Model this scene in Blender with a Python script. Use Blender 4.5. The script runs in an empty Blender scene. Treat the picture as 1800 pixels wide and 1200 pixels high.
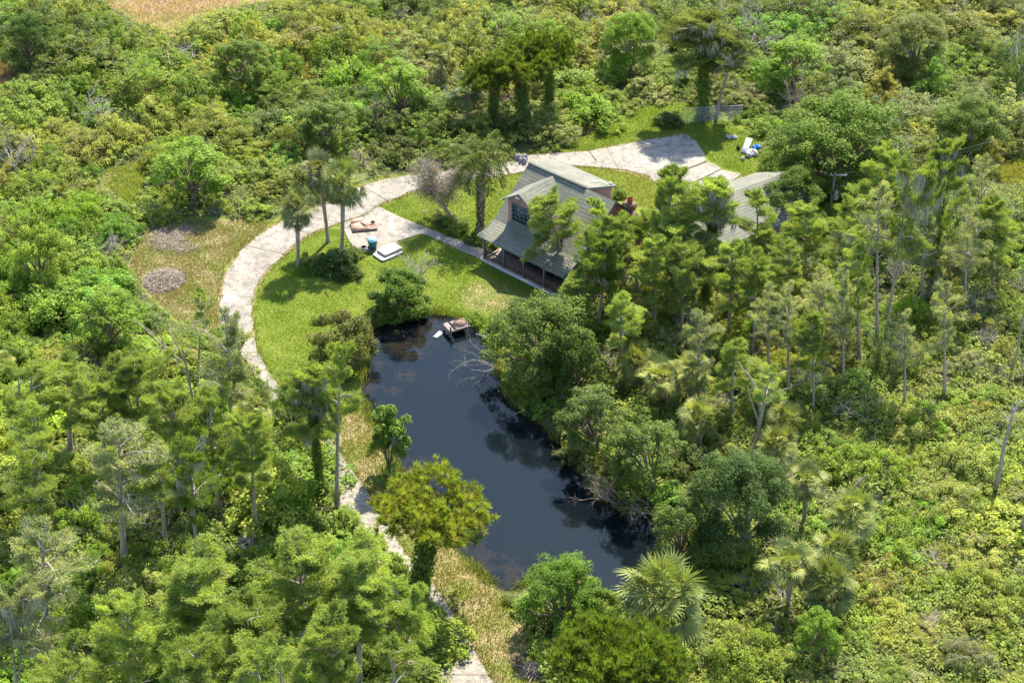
import bpy, math, random
import numpy as np
from mathutils import Vector
random.seed(7); RNG = np.random.default_rng(11)
rad = math.radians
SC = bpy.context.scene
COL = SC.collection
# ------------------------------------------------------------ camera, world, sun, exposure
CH, CP, CF = 75.0, rad(35), 2800.0          # height, pitch, focal length in photo pixels (1800 wide)
cam = bpy.data.objects.new('camera', bpy.data.cameras.new('camera'))
cam.data.sensor_width = 36; cam.data.lens = 36*CF/1800
cam.data.clip_start = 1; cam.data.clip_end = 6000
cam.location = (0, 0, CH); cam.rotation_euler = (rad(90)-CP, 0, 0)
COL.objects.link(cam); SC.camera = cam
SUN_EL, SUN_AZ = rad(56), math.atan2(0.36, 0.93)      # azimuth measured from +Y towards +X
w = bpy.data.worlds.new('World'); SC.world = w; w.use_nodes = True
nt = w.node_tree; bg = nt.nodes['Background']
sky = nt.nodes.new('ShaderNodeTexSky'); sky.sky_type = 'NISHITA'; sky.sun_disc = False
sky.sun_elevation = SUN_EL; sky.sun_rotation = SUN_AZ; sky.air_density = 1.0; sky.dust_density = .7
nt.links.new(sky.outputs[0], bg.inputs[0]); bg.inputs[1].default_value = 0.15
sl = bpy.data.lights.new('sun', 'SUN'); sl.energy = 4.6; sl.angle = rad(0.5); sl.color = (1, .925, .79)
so = bpy.data.objects.new('sun', sl); COL.objects.link(so)
sd = Vector((math.sin(SUN_AZ)*math.cos(SUN_EL), math.cos(SUN_AZ)*math.cos(SUN_EL), math.sin(SUN_EL)))
so.rotation_euler = sd.to_track_quat('Z', 'Y').to_euler(); so.location = (30, 60, 120)
SC.view_settings.view_transform = 'Standard'; SC.view_settings.look = 'None'
SC.view_settings.exposure = 1.6; SC.view_settings.gamma = 1
try:
    cy = SC.cycles
    cy.max_bounces = 5; cy.diffuse_bounces = 3; cy.glossy_bounces = 2; cy.transmission_bounces = 4
    cy.transparent_max_bounces = 6; cy.caustics_reflective = False; cy.caustics_refractive = False
except Exception: pass

# ------------------------------------------------------------ photo pixel <-> world helpers
_FW = np.array([0, math.cos(CP), -math.sin(CP)]); _UP = np.array([0, math.sin(CP), math.cos(CP)])
def G(px, py, z=0.0):
    d = _FW + np.array([1, 0, 0])*(px-900)/CF - _UP*(py-600)/CF
    return np.array([0, 0, CH]) + d*(z-CH)/d[2]
def proj(x, y, z):
    zz = y*_FW[1] + (z-CH)*_FW[2]
    return 900+CF*x/zz, 600-CF*(y*_UP[1]+(z-CH)*_UP[2])/zz, CF/zz
def zat(base, py):                           # height above ground point `base` that shows at photo row py
    lo, hi = 0., 30.
    for _ in range(40):
        m = (lo+hi)/2
        if proj(base[0], base[1], m)[1] > py: lo = m
        else: hi = m
    return lo
def inpoly(X, Y, poly):
    X = np.asarray(X, float); Y = np.asarray(Y, float); r = np.zeros(X.shape, bool); n = len(poly)
    for i in range(n):
        x1, y1 = poly[i]; x2, y2 = poly[(i+1) % n]
        if y1 == y2: continue
        c = ((y1 > Y) != (y2 > Y)) & (X < (x2-x1)*(Y-y1)/(y2-y1)+x1)
        r ^= c
    return r
def wpoly(pts, z=0): return [tuple(G(a, b, z)[:2]) for a, b in pts]

# ------------------------------------------------------------ materials
class N:
    def __init__(s, name):
        s.m = bpy.data.materials.new(name); s.m.use_nodes = True; s.t = s.m.node_tree
        s.b = s.t.nodes['Principled BSDF']; s.out = s.t.nodes['Material Output']
    def n(s, kind, **kw):
        o = s.t.nodes.new('ShaderNode'+kind)
        for k, v in kw.items():
            if k.startswith('i_'): o.inputs[k[2:].replace('_', ' ')].default_value = v
            else: setattr(o, k, v)
        return o
    def l(s, a, b): s.t.links.new(a, b)
    def mix(s, f, a, b, mode='MIX'):
        o = s.t.nodes.new('ShaderNodeMix'); o.data_type = 'RGBA'; o.blend_type = mode
        for v, i in ((f, 0), (a, 6), (b, 7)):
            if hasattr(v, 'is_linked') or isinstance(v, bpy.types.NodeSocket): s.l(v, o.inputs[i])
            elif i == 0: o.inputs[0].default_value = v
            else: o.inputs[i].default_value = (*v, 1)
        return o.outputs[2]
    def ramp(s, f, a, b, lo=0., hi=1.):
        o = s.t.nodes.new('ShaderNodeMapRange'); o.inputs[1].default_value = a; o.inputs[2].default_value = b
        o.inputs[3].default_value = lo; o.inputs[4].default_value = hi; s.l(f, o.inputs[0]); return o.outputs[0]
    def noise(s, scale, detail=4, co='Object', rough=.6, vec=None):
        if vec is None: vec = s.t.nodes.new('ShaderNodeTexCoord').outputs[co]
        o = s.t.nodes.new('ShaderNodeTexNoise'); o.inputs['Scale'].default_value = scale
        o.inputs['Detail'].default_value = detail; o.inputs['Roughness'].default_value = rough
        s.l(vec, o.inputs['Vector']); return o.outputs['Fac']
    def bump(s, h, st=.3, d=.05):
        o = s.t.nodes.new('ShaderNodeBump'); o.inputs['Strength'].default_value = st; o.inputs['Distance'].default_value = d
        s.l(h, o.inputs['Height']); s.l(o.outputs[0], s.b.inputs['Normal'])
def plain(name, c, rough=.8, var=.25, scale=3., bump=.15, spec=.3, c2=None, detail=5):
    k = N(name); f = k.noise(scale, detail)
    f2 = k.ramp(f, .3, .7)
    a = tuple(v*(1-var) for v in c); b = c2 if c2 else tuple(min(1, v*(1+var)) for v in c)
    k.l(k.mix(f2, a, b), k.b.inputs['Base Color'])
    k.b.inputs['Roughness'].default_value = rough; k.b.inputs['Specular IOR Level'].default_value = spec
    if bump: k.bump(k.noise(scale*5, 4), bump, .03)
    return k.m
def leafmat(name, rough=.5, trans=.42, spec=.15, warm=(1.13, 1.05, .8)):
    k = N(name); oi = k.n('ObjectInfo'); at = k.n('Attribute', attribute_name='tint')
    t = k.ramp(at.outputs['Fac'], 0, 1, .50, 1.42)
    c = k.mix(1.0, oi.outputs['Color'], k.mix(at.outputs['Fac'], (.82, .98, 1.1), warm), 'MULTIPLY')
    sc = k.n('VectorMath', operation='SCALE'); k.l(c, sc.inputs[0]); k.l(t, sc.inputs['Scale'])
    rv = k.ramp(oi.outputs['Random'], 0, 1, .82, 1.18)
    s2 = k.n('VectorMath', operation='SCALE'); k.l(sc.outputs[0], s2.inputs[0]); k.l(rv, s2.inputs['Scale'])
    k.l(s2.outputs[0], k.b.inputs['Base Color']); k.b.inputs['Roughness'].default_value = rough
    k.b.inputs['Specular IOR Level'].default_value = spec
    tr = k.n('BsdfTranslucent')
    tc = k.mix(1.0, s2.outputs[0], (1.3, 1.35, .5), 'MULTIPLY'); k.l(tc, tr.inputs['Color'])
    mx = k.n('MixShader'); mx.inputs[0].default_value = trans
    k.l(k.b.outputs[0], mx.inputs[1]); k.l(tr.outputs[0], mx.inputs[2]); k.l(mx.outputs[0], k.out.inputs[0])
    return k.m
M = {}
M['leaf'] = leafmat('leaf')
M['gloss'] = leafmat('glossy_leaf', .55, .32, .12)
M['needle'] = leafmat('needle', .6, .45, .1, (1.1, 1.05, .8))
M['tan'] = leafmat('tan_needle', .6, .3, .1, (1.4, 1.0, .9))
M['palm'] = leafmat('palm_leaf', .5, .3, .14, (1.15, 1.06, .85))
M['bark'] = plain('grey_bark', (.30, .25, .19), .9, .4, 6, .5)
M['brown'] = plain('brown_bark', (.17, .12, .085), .9, .45, 6, .5)
M['dead'] = plain('weathered_deadwood', (.36, .32, .27), .85, .3, 5, .3)
M['pinktwig'] = plain('dry_twig', (.33, .27, .215), .9, .35, 4, .2)
M['moss'] = plain('spanish_moss', (.30, .30, .22), .95, .3, 4, .2)
M['white'] = plain('white_paint', (.44, .43, .41), .5, .08, 4, .05)
M['stucco'] = plain('pink_stucco', (.36, .195, .165), .85, .10, 1.3, .2)
M['dark'] = plain('dark_interior', (.035, .032, .035), .5, .3, 2, 0)
M['rail'] = plain('brown_railing', (.13, .065, .045), .7, .3, 4, .1)
M['post'] = plain('green_grey_post', (.12, .16, .16), .6, .2, 4, .05)
M['brick'] = plain('old_brick', (.17, .105, .08), .9, .5, 7, .5)
M['terracotta'] = plain('terracotta', (.34, .12, .07), .8, .2, 5, .2)
M['teal'] = plain('teal_plastic', (.02, .13, .12), .45, .15, 2, .03)
M['ltblue'] = plain('light_blue_plastic', (.22, .42, .52), .4, .15, 6, .03)
M['blue'] = plain('blue_tarp', (.03, .20, .62), .5, .3, 5, .3)
M['ply'] = plain('pinkish_plywood', (.42, .255, .185), .85, .22, 2.2, .2)
M['deck'] = plain('grey_planks', (.26, .205, .185), .9, .3, 5, .4)
M['metal'] = plain('galvanised_metal', (.38, .40, .42), .4, .15, 5, .05, .5)
M['foam'] = plain('foam_board', (.46, .445, .42), .7, .06, 3, .05)
M['mside'] = plain('mattress_side', (.34, .26, .23), .8, .2, 4, .1)
M['rock'] = plain('grey_rock', (.30, .28, .27), .9, .35, 3, .5)
M['wood'] = plain('weathered_pole', (.20, .17, .14), .9, .3, 5, .3)
M['straw'] = leafmat('straw', .8, .2, .1, (1.1, 1, .9))
k = N('window_glass'); k.b.inputs['Base Color'].default_value = (.03, .035, .045, 1); k.b.inputs['Roughness'].default_value = .08
M['glass'] = k.m
# roof shingles (UV in metres)
k = N('roof_shingles'); tc = k.n('TexCoord'); su = k.n('SeparateXYZ'); k.l(tc.outputs['UV'], su.inputs[0])
nr_ = k.noise(1.2, 3, 'UV'); dv = k.n('Math', operation='MULTIPLY_ADD'); k.l(nr_, dv.inputs[0]); dv.inputs[1].default_value = .10; k.l(su.outputs['Y'], dv.inputs[2])
dd = k.n('Math', operation='DIVIDE'); k.l(dv.outputs[0], dd.inputs[0]); dd.inputs[1].default_value = .33
fr_ = k.n('Math', operation='FRACT'); k.l(dd.outputs[0], fr_.inputs[0])
row = k.ramp(fr_.outputs[0], .15, .45, 1, 0)
tabs = k.n('TexBrick', offset=.37); tabs.inputs['Scale'].default_value = 1; tabs.inputs['Brick Width'].default_value = .33; tabs.inputs['Row Height'].default_value = .15
tabs.inputs['Mortar Size'].default_value = 0; tabs.inputs['Color1'].default_value = (.135, .136, .106, 1); tabs.inputs['Color2'].default_value = (.178, .175, .14, 1); k.l(tc.outputs['UV'], tabs.inputs['Vector'])
big = k.noise(.5, 6, 'UV'); st = k.mix(k.ramp(big, .35, .66), (.74, .78, .76), (1.18, 1.14, 1.04))
cc = k.mix(1, tabs.outputs['Color'], st, 'MULTIPLY'); cc = k.mix(k.ramp(k.noise(.9, 5, 'UV'), .4, .6, .15, .7), cc, cc)
rm = k.n('Math', operation='MULTIPLY'); k.l(row, rm.inputs[0]); k.l(k.ramp(k.noise(.7, 5, 'UV'), .35, .62, .3, .8), rm.inputs[1])
k.l(k.mix(rm.outputs[0], cc, (.06, .058, .048)), k.b.inputs['Base Color']); k.b.inputs['Roughness'].default_value = .9
k.bump(fr_.outputs[0], .4, .03); M['roof'] = k.m
# concrete
k = N('concrete'); n1 = k.noise(.3, 7, rough=.7); n2 = k.noise(1.5, 7, rough=.75); n3 = k.noise(14, 4)
c = k.mix(k.ramp(n1, .32, .66), (.175, .154, .124), (.305, .275, .228))
c = k.mix(k.ramp(n2, .46, .66), c, (.105, .095, .08))
c = k.mix(k.ramp(n3, .5, .75, 0, .6), c, (.10, .09, .072))
vo = k.n('TexVoronoi', feature='DISTANCE_TO_EDGE'); vo.inputs['Scale'].default_value = .33
tc = k.n('TexCoord'); nv = k.n('TexNoise'); nv.inputs['Scale'].default_value = 1.2; k.l(tc.outputs['Object'], nv.inputs['Vector'])
add = k.n('VectorMath', operation='MULTIPLY_ADD'); k.l(nv.outputs['Color'], add.inputs[0]); add.inputs[1].default_value = (1.1, 1.1, 0); k.l(tc.outputs['Object'], add.inputs[2])
k.l(add.outputs[0], vo.inputs['Vector'])
c = k.mix(k.ramp(vo.outputs['Distance'], .003, .012, .5, 0), c, (.14, .13, .09))
k.l(c, k.b.inputs['Base Color']); k.b.inputs['Roughness'].default_value = .9; k.bump(n3, .2, .02); M['concrete'] = k.m
# ground: colour attribute R lawn, G dry grass, B bare sand; under water = pond bed
k = N('ground'); at = k.n('Attribute', attribute_name='gmask'); sp = k.n('SeparateColor'); k.l(at.outputs['Color'], sp.inputs[0])
ge = k.n('NewGeometry'); pz = k.n('SeparateXYZ'); k.l(ge.outputs['Position'], pz.inputs[0])
n1 = k.noise(.35, 6); n2 = k.noise(1.6, 6, rough=.7); n3 = k.noise(9, 4, rough=.7); n0 = k.noise(.12, 5)
def thr(ch, f=.55):
    a = k.n('Math', operation='ADD'); k.l(ch, a.inputs[0])
    b = k.n('Math', operation='MULTIPLY_ADD'); k.l(n2, b.inputs[0]); b.inputs[1].default_value = f; b.inputs[2].default_value = -f/2
    k.l(b.outputs[0], a.inputs[1]); return k.ramp(a.outputs[0], .40, .60)
floor_ = k.mix(k.ramp(n2, .35, .65), (.035, .045, .014), (.10, .105, .04))
lawn = k.mix(k.ramp(n1, .32, .68), (.105, .145, .016), (.175, .205, .03))
lawn = k.mix(k.ramp(n2, .52, .70, 0, .8), lawn, (.235, .215, .072))
lawn = k.mix(k.ramp(n3, .35, .7, .45, 0), lawn, (.035, .062, .008))
dry = k.mix(k.ramp(n2, .35, .65), (.185, .175, .065), (.36, .27, .15))
dry = k.mix(k.ramp(n1, .45, .62), dry, (.14, .18, .035))
dry = k.mix(k.ramp(n3, .35, .7, .4, 0), dry, (.10, .08, .03))
sand = k.mix(k.ramp(n2, .35, .65), (.26, .165, .10), (.31, .225, .15))
c = k.mix(thr(sp.outputs['Red']), floor_, lawn); c = k.mix(thr(sp.outputs['Green']), c, dry); c = k.mix(thr(sp.outputs['Blue'], .7), c, sand)
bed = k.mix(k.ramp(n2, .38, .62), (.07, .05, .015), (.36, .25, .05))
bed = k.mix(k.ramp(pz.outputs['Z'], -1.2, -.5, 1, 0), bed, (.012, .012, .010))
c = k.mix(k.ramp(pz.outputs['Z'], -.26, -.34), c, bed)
k.l(c, k.b.inputs['Base Color']); k.b.inputs['Roughness'].default_value = .95; k.b.inputs['Specular IOR Level'].default_value = .1
k.bump(n3, .6, .08); M['ground'] = k.m
# water
k = N('pond_water'); nb = k.noise(7, 3); nb2 = k.noise(.9, 3)
k.b.inputs['Base Color'].default_value = (.008, .011, .016, 1); k.b.inputs['Roughness'].default_value = .04
k.b.inputs['IOR'].default_value = 1.33
k.bump(nb, .045, .03)
tr = k.n('BsdfTransparent'); tr.inputs[0].default_value = (.62, .58, .42, 1)
fr = k.n('Fresnel'); fr.inputs['IOR'].default_value = 1.33
gl = k.n('BsdfGlossy'); gl.inputs['Roughness'].default_value = .015; gl.inputs['Color'].default_value = (.70, .84, .92, 1)
bn = [x for x in k.t.nodes if x.type == 'BUMP'][0]; k.l(bn.outputs[0], gl.inputs['Normal']); k.l(bn.outputs[0], fr.inputs['Normal'])
df = k.n('BsdfDiffuse'); df.inputs['Color'].default_value = (.006, .010, .0135, 1)
m1 = k.n('MixShader'); m1.inputs[0].default_value = .6; k.l(tr.outputs[0], m1.inputs[1]); k.l(df.outputs[0], m1.inputs[2])
m2 = k.n('MixShader'); k.l(fr.outputs[0], m2.inputs[0]); k.l(m1.outputs[0], m2.inputs[1]); k.l(gl.outputs[0], m2.inputs[2])
k.l(m2.outputs[0], k.out.inputs[0]); M['water'] = k.m

# ------------------------------------------------------------ geometry collectors
class Geo:                                   # quads only, with a per-face tint and material index
    def __init__(s): s.v = []; s.q = []; s.t = []; s.mi = []; s.n = 0
    def raw(s, V, Q, T=.5, mi=0):
        V = np.asarray(V, float).reshape(-1, 3); Q = np.asarray(Q, int).reshape(-1, 4)
        s.v.append(V); s.q.append(Q+s.n); s.n += len(V)
        s.t.append(np.broadcast_to(np.asarray(T, float), (len(Q),)).copy()); s.mi.append(np.full(len(Q), mi)); return s
    def leaves(s, C, Nn, L, W, T, mi=0):     # rhombic leaves centred at C facing Nn
        n = len(C); Nn = Nn/(np.linalg.norm(Nn, axis=1, keepdims=True)+1e-9)
        r = RNG.normal(size=(n, 3)); a = np.cross(Nn, r); a /= np.linalg.norm(a, axis=1, keepdims=True)+1e-9
        b = np.cross(Nn, a); L = np.broadcast_to(L, (n,))[:, None]/2; W = np.broadcast_to(W, (n,))[:, None]/2
        V = np.stack([C-a*L, C+b*W+a*L*.1, C+a*L, C-b*W+a*L*.1], 1).reshape(-1, 3)
        return s.raw(V, np.arange(4*n).reshape(n, 4), T, mi)
    def blades(s, P, D, L, W, T, side=None, mi=0):   # thin rhombic blades from P along D
        n = len(P); D = D/(np.linalg.norm(D, axis=1, keepdims=True)+1e-9)
        if side is None: side = np.cross(D, RNG.normal(size=(n, 3)))
        side = side/(np.linalg.norm(side, axis=1, keepdims=True)+1e-9)
        L = np.broadcast_to(L, (n,))[:, None]; W = np.broadcast_to(W, (n,))[:, None]/2
        V = np.stack([P, P+D*L*.4+side*W, P+D*L, P+D*L*.4-side*W], 1).reshape(-1, 3)
        return s.raw(V, np.arange(4*n).reshape(n, 4), T, mi)
    def tube(s, pts, rs, k=6, T=.5, mi=0):
        pts = np.asarray(pts, float); m = len(pts)
        if m < 2: return s
        d = np.gradient(pts, axis=0); d /= np.linalg.norm(d, axis=1, keepdims=True)+1e-9
        ref = np.array([0, 0, 1.]) if abs(d[0][2]) < .9 else np.array([1., 0, 0])
        a = np.cross(d, ref); a /= np.linalg.norm(a, axis=1, keepdims=True)+1e-9; b = np.cross(d, a)
        th = np.arange(k)*2*math.pi/k; rs = np.broadcast_to(rs, (m,))
        V = pts[:, None]+rs[:, None, None]*(np.cos(th)[None, :, None]*a[:, None]+np.sin(th)[None, :, None]*b[:, None])
        i = np.arange(m-1)[:, None]*k; j = np.arange(k)[None]; j2 = (j+1) % k
        Q = np.stack([i+j, i+j2, i+k+j2, i+k+j], -1).reshape(-1, 4)
        return s.raw(V.reshape(-1, 3), Q, T, mi)
    def box(s, c, d, rz=0, T=.5, mi=0, tilt=None):
        x, y, z = [v/2 for v in d]
        P = np.array([[a*x, b*y, e*z] for e in (-1, 1) for b in (-1, 1) for a in (-1, 1)], float)
        if tilt is not None:
            for ax, an in tilt:
                c_, s_ = math.cos(an), math.sin(an)
                R = np.array([[1, 0, 0], [0, c_, -s_], [0, s_, c_]]) if ax == 'x' else np.array([[c_, 0, s_], [0, 1, 0], [-s_, 0, c_]])
                P = P@R.T
        c_, s_ = math.cos(rz), math.sin(rz); P = P@np.array([[c_, -s_, 0], [s_, c_, 0], [0, 0, 1]]).T+np.asarray(c, float)
        return s.raw(P, [[0, 2, 3, 1], [4, 5, 7, 6], [0, 1, 5, 4], [2, 6, 7, 3], [0, 4, 6, 2], [1, 3, 7, 5]], T, mi)
    def mesh(s, name, mats, smooth=False):
        V = np.concatenate(s.v); Q = np.concatenate(s.q); T = np.concatenate(s.t); MI = np.concatenate(s.mi)
        me = bpy.data.meshes.new(name); me.vertices.add(len(V)); me.vertices.foreach_set('co', V.ravel().astype(np.float32))
        me.loops.add(len(Q)*4); me.loops.foreach_set('vertex_index', Q.ravel().astype(np.int32))
        me.polygons.add(len(Q)); me.polygons.foreach_set('loop_start', (np.arange(len(Q))*4).astype(np.int32))
        me.polygons.foreach_set('material_index', MI.astype(np.int32))
        if smooth: me.polygons.foreach_set('use_smooth', np.ones(len(Q), bool))
        a = me.attributes.new('tint', 'FLOAT', 'FACE'); a.data.foreach_set('value', T.astype(np.float32))
        for m in mats: me.materials.append(M[m])
        me.update(calc_edges=True); return me
def link(name, me, parent=None, loc=None, color=None):
    o = bpy.data.objects.new(name, me); COL.objects.link(o)
    if parent: o.parent = parent
    if loc is not None: o.location = loc
    if color: o.color = (*color, 1)
    return o
def tag(o, label, cat, group=None):
    o['label'] = label; o['category'] = cat
    if group: o['group'] = group
    return o
def empty(name, loc, rz=0, label=None, cat=None, group=None):
    o = bpy.data.objects.new(name, None); COL.objects.link(o); o.location = loc; o.rotation_euler.z = rz
    o.empty_display_size = .3
    if label: tag(o, label, cat, group)
    return o
def polymesh(name, V, Fs, mats, parent=None, mis=None, uv=None):
    me = bpy.data.meshes.new(name); me.from_pydata([tuple(v) for v in V], [], Fs)
    for m in mats: me.materials.append(M[m])
    if mis:
        for p, i in zip(me.polygons, mis): p.material_index = i
    if uv:
        ul = me.uv_layers.new(name='UVMap'); V = np.array(V, float)
        for p in me.polygons:
            n = np.array(p.normal); h = np.cross([0, 0, 1], n)
            h = h/np.linalg.norm(h) if np.linalg.norm(h) > .05 else np.array([1., 0, 0])
            u = np.cross(n, h)
            for li in p.loop_indices:
                q = V[me.loops[li].vertex_index]; ul.data[li].uv = (float(q@h), float(q@u))
    me.update(); return link(name, me, parent)
def slab(name, P4, th, mats, parent, top=0, side=0, uv=True):
    P = np.array(P4, float); n = np.cross(P[1]-P[0], P[2]-P[0]); n /= np.linalg.norm(n)
    if n[2] < 0: P = P[::-1]; n = -n
    m = len(P); V = np.vstack([P, P-n*th]); F_ = [list(range(m)), list(range(2*m-1, m-1, -1))]+[[i, i+m, (i+1) % m+m, (i+1) % m] for i in range(m)]
    return polymesh(name, V, F_, mats, parent, [top]+[side]*(m+1), uv)
def part(name, g, mats, parent, color=None, smooth=False): return link(name, g.mesh(name, mats, smooth), parent, None, color)

# ------------------------------------------------------------ areas of the clearing (photo pixels on the ground)
POND = [(652,597),(648,580),(670,572),(700,566),(735,560),(760,552),(790,555),(830,566),(850,590),(868,618),(872,650),(880,680),(905,715),(950,745),(985,780),(1020,830),(1045,868),(1085,895),(1140,890),(1175,925),(1150,985),(1125,1010),(1090,1050),(1050,1035),(1010,1015),(965,1000),(925,1020),(890,1045),(850,1010),(815,975),(770,930),(742,885),(712,835),(690,800),(668,765),(650,725),(632,690),(645,650),(650,620)]
CLEAR = [(262,392),(330,382),(478,388),(505,372),(556,350),(655,314),(720,303),(850,290),(925,266),(1000,250),(1062,226),(1130,178),(1212,184),(1300,200),(1345,255),(1332,300),(1360,330),(1362,425),(1300,445),(1200,470),(1100,480),(1010,515),(960,545),(930,575),(885,600),(895,690),(960,745),(1045,835),(1100,880),(1200,900),(1190,990),(1100,1062),(1020,1040),(935,1035),(905,1060),(925,1130),(955,1200),(960,1290),(780,1290),(795,1180),(800,1120),(775,1070),(735,1010),(680,960),(640,925),(600,860),(585,800),(600,745),(560,700),(505,690),(480,675),(440,625),(385,600),(340,590),(300,560),(262,520),(222,480),(240,430)]
FIELD = [(185,-60),(490,-60),(480,2),(335,30),(322,75),(235,38),(190,10)]
FIELD2 = [(-60,100),(15,118),(42,150),(20,172),(-60,190)]
NOOK = [(170,318),(195,292),(262,285),(250,330),(228,375),(205,345)]
FIELD3 = [(1700,345),(1745,300),(1860,235),(1860,330),(1740,318)]
GRASSR = [(1108,182),(1170,170),(1215,178),(1215,230),(1060,235)]
HOLES = [CLEAR, FIELD, FIELD2, NOOK, FIELD3]
LAWN = [(450,620),(446,560),(452,515),(468,480),(490,455),(525,425),(560,405),(605,402),(625,432),(690,452),(742,411),(850,452),(965,515),(1000,560),(890,600),(840,570),(760,555),(655,575),(648,640),(610,690),(560,690),(500,680)]
LAWN2 = [(663,362),(729,335),(800,328),(860,308),(920,298),(935,310),(900,370),(860,440),(741,398)]
LAWN3 = [(920,272),(1000,250),(1062,226),(1130,178),(1215,180),(1340,250),(1335,310),(1306,312),(1300,303),(1268,294),(1246,282),(1238,266),(1224,246),(1200,234),(1110,250),(1035,266)]
LAWN4 = [(1010,292),(1073,298),(1143,312),(1290,330),(1250,370),(1150,370),(1080,350)]
DRYG = [(255,395),(330,385),(478,390),(420,443),(395,470),(382,530),(384,600),(340,590),(222,480)]
STRIP = [(600,700),(640,720),(665,770),(700,830),(740,885),(770,935),(815,980),(850,1015),(890,1050),(925,1130),(955,1200),(960,1300),(900,1300),(868,1200),(830,1133),(793,1073),(767,1030),(720,980),(693,940),(660,880),(620,825),(600,790)]
# drive edges: (outer, inner) pairs
DRV = [((800,1260),(905,1260)),((770,1200),(868,1200)),((742,1133),(830,1133)),((708,1073),(793,1073)),((684,1030),(767,1030)),((655,985),(720,980)),((628,940),(693,940)),((600,895),(667,893)),((574,857),(643,857)),((552,825),(620,825)),((528,785),(590,785)),((505,745),(560,742)),((472,700),(515,703)),((445,655),(482,668)),((425,625),(458,628)),((387,590),(446,592)),((384,550),(444,550)),((387,515),(448,515)),((397,478),(462,485)),((420,443),(486,461)),((450,416),(522,428)),((486,393),(555,407)),((520,378),(600,392)),((560,360),(640,380)),((610,336),(663,362)),((654,320),(695,350)),((690,313),(729,335)),((740,304),(780,326)),((800,298),(840,318)),((860,288),(900,306)),((925,273),(960,297)),((960,270),(1013,292)),((1033,266),(1073,297)),((1117,250),(1110,302)),((1200,237),(1143,312))]
REARPAD = [(1200,237),(1222,248),(1237,270),(1241,283),(1178,308),(1150,320),(1143,312)]
REARPAD2 = [(1182,309),(1243,286),(1256,289),(1267,297),(1230,316),(1190,330),(1152,322)]
REARPAD3 = [(1234,317),(1269,299),(1303,307),(1277,326),(1240,345),(1194,332)]
PAD = [(600,393),(640,381),(663,362),(682,372),(705,383),(720,389),(741,398),(742,411),(700,424),(690,452),(622,436),(612,420)]
WALK = [(741,398),(775,410),(810,424),(858,442),(846,456),(808,440),(775,424),(742,411)]

# ------------------------------------------------------------ ground sheet
def axis(a, b, lo, hi, st):
    mid = np.arange(lo, hi+st/2, st); out = []; x = hi; s = st
    while x < b: s *= 1.35; x += s; out.append(x)
    o2 = []; x = lo; s = st
    while x > a: s *= 1.35; x -= s; o2.append(x)
    return np.concatenate([o2[::-1], mid, out])
gx = axis(-2500, 2500, -66, 66, .4); gy = axis(-2500, 2500, 62, 190, .4)
XX, YY = np.meshgrid(gx, gy)
def blur(m, n):
    for _ in range(n):
        p = np.pad(m, 1, mode='edge'); m = (p[:-2, 1:-1]+p[2:, 1:-1]+p[1:-1, :-2]+p[1:-1, 2:]+p[1:-1, 1:-1]*2)/6
    return m
msk = lambda *ps: blur(np.clip(sum(inpoly(XX, YY, wpoly(p)).astype(float) for p in ps), 0, 1), 3)
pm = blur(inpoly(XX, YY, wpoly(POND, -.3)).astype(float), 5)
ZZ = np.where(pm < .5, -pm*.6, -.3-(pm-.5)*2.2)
hum = .10*np.sin(XX*.31+1)*np.cos(YY*.27)+.05*np.sin(XX*.9+YY*.7)
clr = blur(inpoly(XX, YY, wpoly(CLEAR)).astype(float), 4)
ZZ += np.where((np.abs(XX) < 200) & (np.abs(YY) < 400), np.maximum(hum, -.1)*(1-clr), 0)
R_ = msk(CLEAR, LAWN3)*np.clip((YY-G(900, 700)[1])/2, 0, 1); G_ = blur(inpoly(XX, YY, wpoly([(790,505),(850,482),(965,522),(935,562),(870,565),(800,545)])).astype(float), 6)*.55+msk(DRYG, STRIP, FIELD, FIELD2, FIELD3, NOOK)
def roadmask(grow):
    m = np.zeros(XX.shape)
    for (a, b), (c, d) in zip(DRV[:-1], DRV[1:]):
        q = [G(*a)[:2], G(*b)[:2], G(*d)[:2], G(*c)[:2]]; ce = sum(q)/4
        m = np.maximum(m, inpoly(XX, YY, [tuple(ce+(v-ce)*grow) for v in q]))
    return m
B_ = blur(np.maximum(roadmask(1.16), sum(inpoly(XX, YY, wpoly(p)).astype(float) for p in (REARPAD, PAD))), 1)*.62
B_ = np.clip(B_+blur(inpoly(XX, YY, wpoly([(835,500),(880,505),(960,540),(920,560),(850,550)])).astype(float), 5)*.45
     + blur(inpoly(XX, YY, wpoly([(185,-60),(490,-60),(480,2),(335,20),(230,22)])).astype(float), 2)*.9, 0, 1)
h_, w_ = XX.shape; idx = np.arange(h_*w_).reshape(h_, w_)
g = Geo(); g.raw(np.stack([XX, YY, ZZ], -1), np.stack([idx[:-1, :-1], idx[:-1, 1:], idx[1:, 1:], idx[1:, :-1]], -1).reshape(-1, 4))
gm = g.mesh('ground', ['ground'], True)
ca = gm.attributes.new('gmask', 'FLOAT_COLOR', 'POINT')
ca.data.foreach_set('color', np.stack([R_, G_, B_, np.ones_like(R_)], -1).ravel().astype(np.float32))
ground = link('ground', gm); ground['kind'] = 'structure'
def flat(name, pts, z, mat, th=.0, raw=False):
    P = [(*(p if raw else G(*p)[:2]), z) for p in pts]
    if th == 0: return polymesh(name, P, [list(range(len(P)))], [mat])
    m = len(P); A = sum(P[i][0]*P[(i+1) % m][1]-P[(i+1) % m][0]*P[i][1] for i in range(m))
    if A < 0: P = P[::-1]
    V = P+[(a, b, z-th) for a, b, c in P]
    return polymesh(name, V, [list(range(m))]+[[i, i+m, (i+1) % m+m, (i+1) % m] for i in range(m)], [mat])
wx = np.array(wpoly(POND, -.3)); wc = wx.mean(0)
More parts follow.
